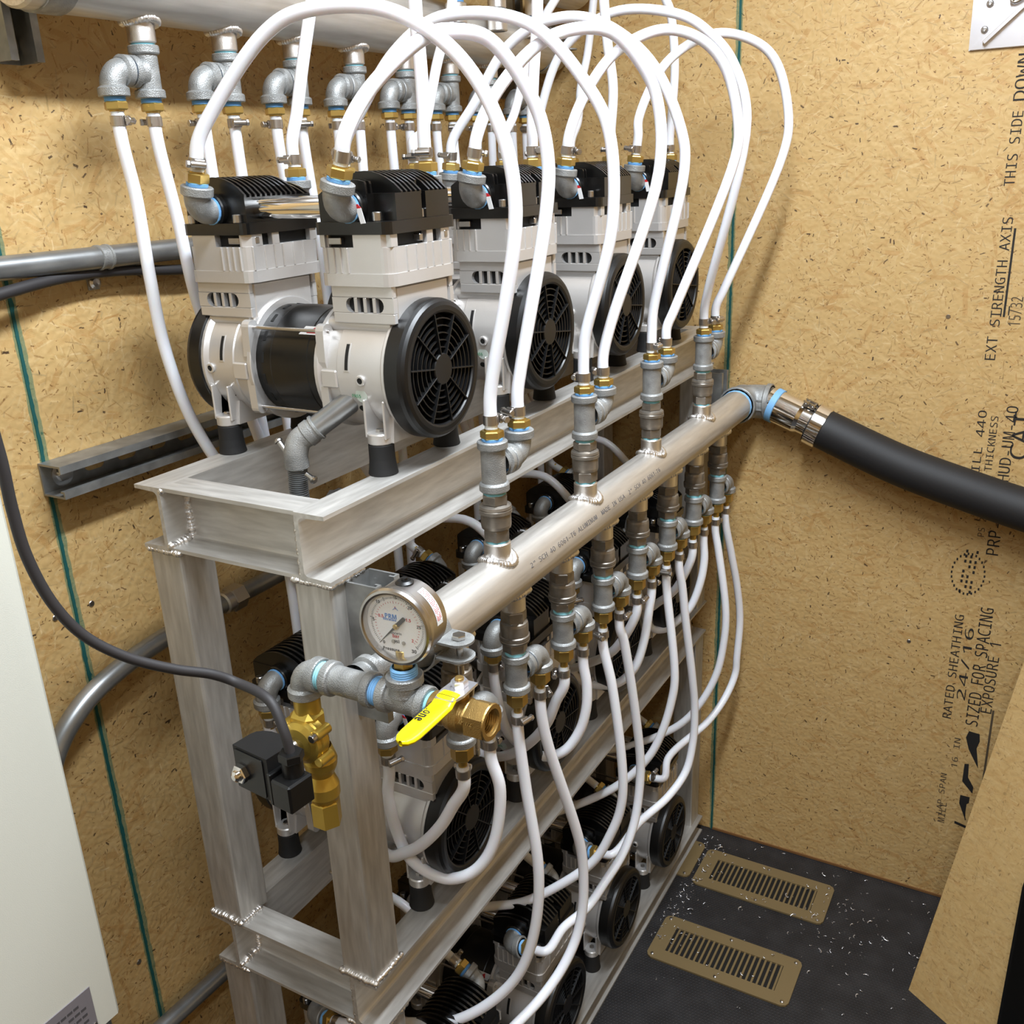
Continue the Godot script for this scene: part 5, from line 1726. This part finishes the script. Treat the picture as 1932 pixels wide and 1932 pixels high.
func build_hose() -> void:
	var t := thing("rubber_hose", "thick black rubber hose running right from the front pipe's elbow", "hose")
	var st := Vector3(PIPE_X + 0.05, PIPE_Y, 0.044)
	var d := Vector3(0.9, -0.33, 0.05).normalized()
	var s := S()
	var c := PackedVector3Array([Vector3(0.655, 1.048, 0.053), Vector3(0.7, 1.03, 0.055), Vector3(0.826, 0.982, 0.058), Vector3(0.94, 0.95, 0.06), Vector3(1.04, 0.926, 0.064), Vector3(1.25, 0.89, 0.09), Vector3(1.5, 0.87, 0.2)])
	sweep(s, spline(c, 8), 0.0385, 28)
	part("hose", s, M["hose_rubber"], t)
	s = S()
	d = (c[0] - st).normalized()
	var l := c[0].distance_to(st)
	lathe(s, along(st, d), [Vector2(0.0, 0.0), Vector2(0.0315, 0.0), Vector2(0.0315, 0.02), Vector2(0.0325, 0.022), Vector2(0.0325, l * 0.72), Vector2(0.029, l * 0.8), Vector2(0.029, l + 0.02)], 36)
	part("hose_nipple", s, M["chrome"], t)
	s = S()
	lathe(s, along(st + d * 0.008, d), [Vector2(0.031, 0.0), Vector2(0.0345, 0.001), Vector2(0.0345, 0.013), Vector2(0.031, 0.014)], 36)
	part("thread_seal", s, M["thread_tape"], t)
	s = S()
	var cf := along(c[0] + (c[1] - c[0]) * 0.3, c[1] - c[0])
	lathe(s, cf, [Vector2(0.0387, -0.013), Vector2(0.041, -0.012), Vector2(0.0412, 0.012), Vector2(0.0387, 0.013)], 40)
	part("band_clamp", s, M["chrome"], t)
	s = S()
	var up := Vector3(-0.33, 0.94, 0).normalized()
	var bb := Basis((c[1] - c[0]).normalized(), up, (c[1] - c[0]).normalized().cross(up))
	var bc := cf.origin + up * 0.0445
	box(s, bc + bb * Vector3(0, 0, -0.011), Vector3(0.024, 0.01, 0.008), 0.001, bb)
	box(s, bc + bb * Vector3(0, 0, 0.011), Vector3(0.024, 0.01, 0.008), 0.001, bb)
	for e in [-0.007, 0.007]:
		cyl(s, bc + bb * Vector3(e, 0, -0.024), bc + bb * Vector3(e, 0, 0.024), 0.0026, 10)
		hex(s, along(bc + bb * Vector3(e, 0, 0.0155), bb.z), 0.0055, 0, 0.005)
	part("clamp_bolts", s, M["steel"], t)


func build_conduits() -> void:
	var t := thing("wall_conduit", "straight galvanised conduit strapped level across the plywood above the strut channel", "conduit")
	var s := S()
	cyl(s, Vector3(0.028, 1.456, 1.398), Vector3(0.028, 1.449, 0.03), 0.0135, 20)
	part("conduit", s, M["conduit_steel"], t)
	s = S()
	var z := 1.105
	for w in [-0.0065, 0.0065]:
		lathe(s, along(Vector3(0.028, 1.4545, z + w), Vector3.BACK), [Vector2(0.0136, -0.0022), Vector2(0.0152, -0.0015), Vector2(0.0152, 0.0015), Vector2(0.0136, 0.0022)], 24)
	lathe(s, along(Vector3(0.028, 1.4545, z), Vector3.BACK), [Vector2(0.0136, -0.006), Vector2(0.0143, -0.006), Vector2(0.0143, 0.006), Vector2(0.0136, 0.006)], 24)
	bx(s, 0.0, 0.0035, 1.415, 1.446, z - 0.008, z + 0.008, 0.0008)
	part("pipe_strap", s, M["galvanised"], t)
	s = S()
	lathe(s, along(Vector3(0.0035, 1.424, z), Vector3.RIGHT), [Vector2(0.009, 0), Vector2(0.0085, 0.003), Vector2(0.005, 0.005), Vector2(0, 0.0054)], 18)
	part("screw", s, M["steel"], t)
	t = thing("wall_cable", "thick black cable tied along the underside of the straight wall conduit", "cable")
	s = S()
	var c := PackedVector3Array()
	for q in [[0.05, 1.41, 1.4], [0.04, 1.43, 1.25], [0.026, 1.437, 1.16], [0.022, 1.436, 1.08], [0.024, 1.4265, 0.97], [0.022, 1.43, 0.7], [0.022, 1.43, 0.03]]:
		c.append(Vector3(q[0], q[1], q[2]))
	sweep(s, spline(c, 6), 0.0068, 14)
	part("cable", s, M["cable"], t)
	t = thing("bent_conduit", "galvanised conduit that bends from level to upright beside the beige cabinet", "conduit")
	s = S()
	c = PackedVector3Array()
	for q in [[0.028, 0.945, 0.05], [0.028, 0.945, 0.8], [0.028, 0.945, 1.02], [0.028, 0.941, 1.11], [0.028, 0.931, 1.19], [0.028, 0.912, 1.25], [0.028, 0.88, 1.293], [0.028, 0.84, 1.318], [0.028, 0.78, 1.326], [0.028, 0.5, 1.328], [0.028, 0.02, 1.328]]:
		c.append(Vector3(q[0], q[1], q[2]))
	sweep(s, spline(c, 8), 0.0135, 20)
	part("conduit", s, M["conduit_steel"], t)
	s = S()
	hex(s, along(Vector3(0.028, 0.945, 0.965), Vector3.BACK), 0.02, 0, 0.025)
	lathe(s, along(Vector3(0.028, 0.945, 0.99), Vector3.BACK), [Vector2(0.017, 0), Vector2(0.017, 0.012), Vector2(0.014, 0.014)], 20)
	part("coupling", s, M["steel"], t)
	t = thing("low_conduit", "galvanised conduit rising level out of the picture low on the left wall", "conduit")
	s = S()
	c = PackedVector3Array()
	for q in [[0.028, 0.348, 0.05], [0.028, 0.346, 0.8], [0.028, 0.346, 1.1], [0.028, 0.35, 1.24], [0.028, 0.352, 1.5]]:
		c.append(Vector3(q[0], q[1], q[2]))
	sweep(s, spline(c, 8), 0.0135, 20)
	part("conduit", s, M["conduit_steel"], t)
	# flexible conduit into the compressors' motors
	flex(0)
	flex(1)


func flex(tier: int) -> void:
	var y0: float = [TOP_Y, MID_Y][tier]
	var t := thing("flexible_conduit", ["ribbed flexible steel conduit with angled connector under the nearest top-tier compressor", "ribbed flexible steel conduit running down behind the near front post, middle tier"][tier], "conduit", Vector3(0.345, y0, unit_z(0)))
	var a := Vector3(0.0235, 0.075, 0.062)
	var d := Vector3(-0.65, -0.55, 0.52).normalized()
	var s := S()
	cyl(s, a - d * 0.012, a + d * 0.044, 0.0132, 24, 0.001)
	part("straight_connector", s, M["conduit_steel"], t)
	var b := a + d * 0.042
	s = S()
	lathe(s, along(b, d), [Vector2(0.013, 0), Vector2(0.0156, 0.0005), Vector2(0.0156, 0.003), Vector2(0.014, 0.0035), Vector2(0.014, 0.007), Vector2(0.0152, 0.0075), Vector2(0.0152, 0.016), Vector2(0.0135, 0.0175)], 24)
	part("lock_ring", s, M["galvanised"], t)
	s = S()
	var c := b + d * 0.016
	var e := c + d * 0.012 + Vector3(-0.002, -0.03, 0.004)
	sweep(s, spline(PackedVector3Array([c, c + d * 0.01, e + Vector3(0, 0.016, 0), e]), 6), 0.0138, 20)
	part("angle_connector", s, M["galvanised"], t)
	for q in [Vector3(-0.0135, 0.016, 0.0), Vector3(0.014, -0.006, 0.002)]:
		s = S()
		cyl(s, e + q, e + q * 1.75, 0.0034, 10)
		lathe(s, along(e + q * 1.75, q), [Vector2(0.005, 0), Vector2(0.005, 0.002), Vector2(0.003, 0.004), Vector2(0, 0.0042)], 12)
		part("connector_screw", s, M["steel"], t)
	s = S()
	var run := spline(PackedVector3Array([e, e + Vector3(-0.002, -0.03, 0.0), e + Vector3(-0.002, -0.07, -0.005), e + Vector3(0.0, -0.13, -0.03), e + Vector3(0.0, -0.2, -0.1)]), 12)
	for i in run.size() - 1:
		var p0 := run[i]
		var p1 := run[i + 1]
		var n := maxi(1, int(p0.distance_to(p1) / 0.0042))
		for k in n:
			var q0 := p0.lerp(p1, float(k) / n)
			var q1 := p0.lerp(p1, float(k + 1) / n)
			var l := q0.distance_to(q1)
			lathe(s, along(q0, q1 - q0), [Vector2(0.0094, 0), Vector2(0.0112, l * 0.3), Vector2(0.0112, l * 0.7), Vector2(0.0094, l)], 16)
	part("flex_hose", s, M["conduit_steel"], t)
	if tier == 0:
		t = thing("side_fitting", "small hex steel fitting poking from the rail behind the conduit connector", "pipe fitting", Vector3(0.372, y0 - 0.012, 1.165))
		s = S()
		hex(s, along(Vector3(0.02, 0, -0.02), Vector3(0.4, -0.1, 0.9)), 0.0095, 0, 0.02)
		cyl(s, Vector3(0.02, 0, -0.03), Vector3(0.02, 0, -0.015), 0.007, 14)
		part("fitting", s, M["steel"], t)


func build_cabinet() -> void:
	var t := thing("beige_cabinet", "beige painted steel cabinet with a grey label plate, fixed to the left wall", "cabinet", Vector3(0.0, 0.612, 1.3985))
	var s := S()
	bx(s, 0.001, 0.17, 0.0, 1.2, 0.0, 0.75, 0.003)
	part("body", s, M["cabinet_paint"], t)
	s = S()
	bx(s, 0.171, 0.2, 0.004, 1.196, 0.0, 0.75, 0.004)
	part("cabinet_door", s, M["cabinet_paint"], t)
	s = S()
	bx(s, 0.2, 0.2012, -0.02, 0.073, 0.0305, 0.16, 0.0004)
	var lp := part("label_plate", s, M["label_grey"], t, "grey metal rating plate")
	s = S()
	for i in 9:
		for k in 14:
			if (i * 5 + k * 3) % 7 != 0 and not (k > 10 and i % 3 == 0):
				bx(s, 0.2012, 0.2014, 0.058 - 0.009 * i, 0.0615 - 0.009 * i, 0.04 + 0.008 * k, 0.0465 + 0.008 * k, 0.0)
	part("plate_print", s, M["print_grey"], lp)
	s = S()
	cyl(s, Vector3(0.2012, 0.021, 0.0345), Vector3(0.203, 0.021, 0.0345), 0.003, 12)
	part("rivet", s, M["steel"], lp)


func build_floor_things() -> void:
	var labels := ["tan metal floor register with slots, close to the back wall", "tan metal floor register with slots, nearer one at the photo's lower edge", "tan metal floor register mostly hidden under the rack's far foot"]
	var at := [Vector3(0.635, 0, 0.141), Vector3(0.625, 0, 0.386), Vector3(0.335, 0, 0.13)]
	for i in 3:
		var t := thing("floor_register", labels[i], "floor register", at[i], "tan floor registers")
		var s := S()
		var L := 0.29
		var W := 0.128
		var l := 0.226
		var w := 0.07
		# frame of four bevelled strips
		for q in [[-W * 0.5, -w * 0.5], [w * 0.5, W * 0.5]]:
			var p := PackedVector2Array()
			if q[0] < 0:
				p = PackedVector2Array([Vector2(-L / 2 + 0.012, q[0]), Vector2(L / 2 - 0.012, q[0]), Vector2(L / 2 - 0.004, q[0] + 0.004), Vector2(L / 2, q[0] + 0.012), Vector2(L / 2, q[1]), Vector2(-L / 2, q[1]), Vector2(-L / 2, q[0] + 0.012), Vector2(-L / 2 + 0.004, q[0] + 0.004)])
			else:
				p = PackedVector2Array([Vector2(-L / 2 + 0.012, q[1]), Vector2(L / 2 - 0.012, q[1]), Vector2(L / 2 - 0.004, q[1] - 0.004), Vector2(L / 2, q[1] - 0.012), Vector2(L / 2, q[0]), Vector2(-L / 2, q[0]), Vector2(-L / 2, q[1] - 0.012), Vector2(-L / 2 + 0.004, q[1] - 0.004)])
			slab(s, Transform3D(Basis(Vector3.RIGHT, Vector3.BACK, Vector3.UP), Vector3(0, 0.0005, 0)), p, 0.004)
		bx(s, -L / 2, -l / 2, 0.0005, 0.0045, -w / 2, w / 2, 0.0)
		bx(s, l / 2, L / 2, 0.0005, 0.0045, -w / 2, w / 2, 0.0)
		part("frame", s, M["register_paint"], t)
		s = S()
		bx(s, -l / 2, l / 2, 0.0004, 0.0009, -w / 2, w / 2, 0.0)
		part("opening", s, M["dark_hole"], t)
		var bar := S()
		bx(bar, -0.0022, 0.0022, 0.001, 0.0042, -w / 2, w / 2, 0.0006)
		var mesh := baked(bar, M["register_paint"])
		for k in 21:
			put("slat", mesh, t, Transform3D(Basis.IDENTITY, Vector3(-l / 2 + l * (k + 0.5) / 21.0 + 0.002, 0, 0)))
		bar = S()
		lathe(bar, Transform3D.IDENTITY, [Vector2(0.0042, 0.0045), Vector2(0.0038, 0.006), Vector2(0.002, 0.0068), Vector2(0, 0.007)], 14)
		mesh = baked(bar, M["steel"])
		for e in [[-0.5, -0.5], [0.5, -0.5], [0.5, 0.5], [-0.5, 0.5], [0.0, -0.5], [0.0, 0.5]]:
			put("screw", mesh, t, Transform3D(Basis.IDENTITY, Vector3(e[0] * (L - 0.024), 0, e[1] * (W - 0.02))))
	# bright drill shavings on the mat
	var o := MultiMeshInstance3D.new()
	o.name = numbered("metal_shavings")
	var mm := MultiMesh.new()
	mm.transform_format = MultiMesh.TRANSFORM_3D
	var s := S()
	var pts := PackedVector3Array()
	for i in 7:
		var a := i * 0.55
		pts.append(Vector3(cos(a) * 0.0016, 0.0007 + 0.0002 * i, sin(a) * 0.0016 + 0.0005 * i))
	sweep(s, pts, 0.0006, 5)
	mm.mesh = baked(s, M["bare_aluminium"])
	mm.instance_count = 330
	var g := RandomNumberGenerator.new()
	g.seed = 99
	for i in 330:
		var p := Vector3(g.randf_range(0.46, 0.97), 0.0, g.randf_range(0.01, 0.52))
		if i < 120:
			p = Vector3(0.47 + absf(g.randfn(0.0, 0.03)), 0.0, g.randf_range(0.03, 0.4))
		elif i < 230:
			p = Vector3(0.8 + g.randfn(0.0, 0.08), 0.0, 0.17 + g.randfn(0.0, 0.08))
			p.z = maxf(p.z, 0.01)
		var k := g.randf_range(0.35, 1.5) if g.randf() < 0.9 else g.randf_range(1.6, 2.6)
		p.y = 0.0005 + (0.0048 if absf(p.x - 0.635) < 0.15 and absf(p.z - 0.141) < 0.066 else 0.0) + (0.0048 if absf(p.x - 0.625) < 0.15 and absf(p.z - 0.386) < 0.066 else 0.0)
		mm.set_instance_transform(i, Transform3D(Basis.from_euler(Vector3(g.randf_range(-0.4, 0.4), g.randf() * TAU, 0)).scaled(Vector3.ONE * k), p))
	o.multimesh = mm
	add_child(o)
	tag(o, "bright metal shavings scattered over the black floor mat", "shavings")
	o.set_meta("kind", "stuff")


func build_small_things() -> void:
	# plywood sheet leaning at the right, black case against it
	var e := Vector3(0.82904, 0, 0.55919)
	var u := Vector3(0.15761, 0.95943, -0.23376).normalized()
	var n := e.cross(u).normalized() * -1.0
	if n.z < 0.0:
		n = -n
	var f := Transform3D(Basis(e, u, n), Vector3(0.9648, 0.0, 0.2972))
	var t := thing("leaning_board", "plain plywood board leaning on the back wall at the photo's right edge", "board")
	var s := S()
	box(s, f * Vector3(0.33, 0.575, -0.0065), Vector3(0.66, 1.15, 0.011), 0.0006, f.basis)
	part("board", s, M["osb_1"], t)
	t = thing("black_case", "black plastic case with rounded corners propped on the leaning plywood board", "case")
	s = S()
	var cf := f * Transform3D(Basis(Vector3.BACK, 0.16), Vector3(0.3, 0.235, 0.001))
	slab(s, cf, round_rect(0.25, 0.33, 0.035, 6), 0.045)
	part("shell", s, M["black_plastic"], t)
	s = S()
	slab(s, cf * Transform3D(Basis.IDENTITY, Vector3(0, 0, 0.044)), round_rect(0.236, 0.316, 0.03, 6), 0.005)
	part("lid", s, M["motor_black"], t)
	# tie-down plate at the top right corner of the picture
	t = thing("tie_down_plate", "bare aluminium corner plate with rivets screwed to the plywood, upper right", "plate", Vector3(0.8595, 1.688, 0.0))
	s = S()
	slab(s, Transform3D(Basis.IDENTITY, Vector3(0, 0, 0.0005)), PackedVector2Array([Vector2(0, 0), Vector2(0.32, 0.001), Vector2(0.32, 0.34), Vector2(-0.004, 0.34)]), 0.002)
	part("back_plate", s, M["bare_aluminium"], t)
	s = S()
	box(s, Vector3(0.205, 0.18, 0.011), Vector3(0.006, 0.5, 0.009), 0.0005, Basis(Vector3.BACK, deg_to_rad(-47.0)))
	slab(s, Transform3D(Basis.IDENTITY, Vector3(0, 0, 0.0024)), PackedVector2Array([Vector2(0.002, 0.001), Vector2(0.319, 0.002), Vector2(0.319, 0.335)]), 0.003)
	part("front_plate", s, M["bare_aluminium"], t)
	for q in [[0.021, 0.03], [0.025, 0.068], [0.026, 0.12]]:
		s = S()
		lathe(s, along(Vector3(q[0], q[1], 0.002), Vector3.BACK), [Vector2(0.0056, 0), Vector2(0.0055, 0.003), Vector2(0.004, 0.0048), Vector2(0.0026, 0.0052), Vector2(0.002, 0.004), Vector2(0, 0.004)], 18)
		part("rivet", s, M["steel"], t)
	s = S()
	var link := PackedVector3Array()
	for i in 25:
		var a := TAU * i / 24.0
		link.append(Vector3(0.072, 0.082, 0.012) + Basis(Vector3.BACK, deg_to_rad(-42.0)) * Vector3(cos(a) * 0.0095, sin(a) * 0.021, 0))
	sweep(s, link, 0.0028, 10, false)
	cyl(s, Vector3(0.076, 0.098, 0.004), Vector3(0.076, 0.098, 0.018), 0.0075, 16)
	part("shackle", s, M["chrome"], t)
	# loose screws in the left wall's sheets
	for q in [[1.022, 1.1945], [1.025, 1.248], [0.46, 1.236]]:
		t = thing("wall_screw", ["small screw head in the plywood, right of the green seam", "small screw head in the plywood, left of the green seam behind the cable", "small screw head low on the plywood by the green seam"][[1.022, 1.025, 0.46].find(q[0])], "screw", Vector3(0, q[0], q[1]))
		s = S()
		cyl(s, Vector3.ZERO, Vector3(0.0015, 0, 0), 0.0042, 14)
		part("head", s, M["steel"], t)
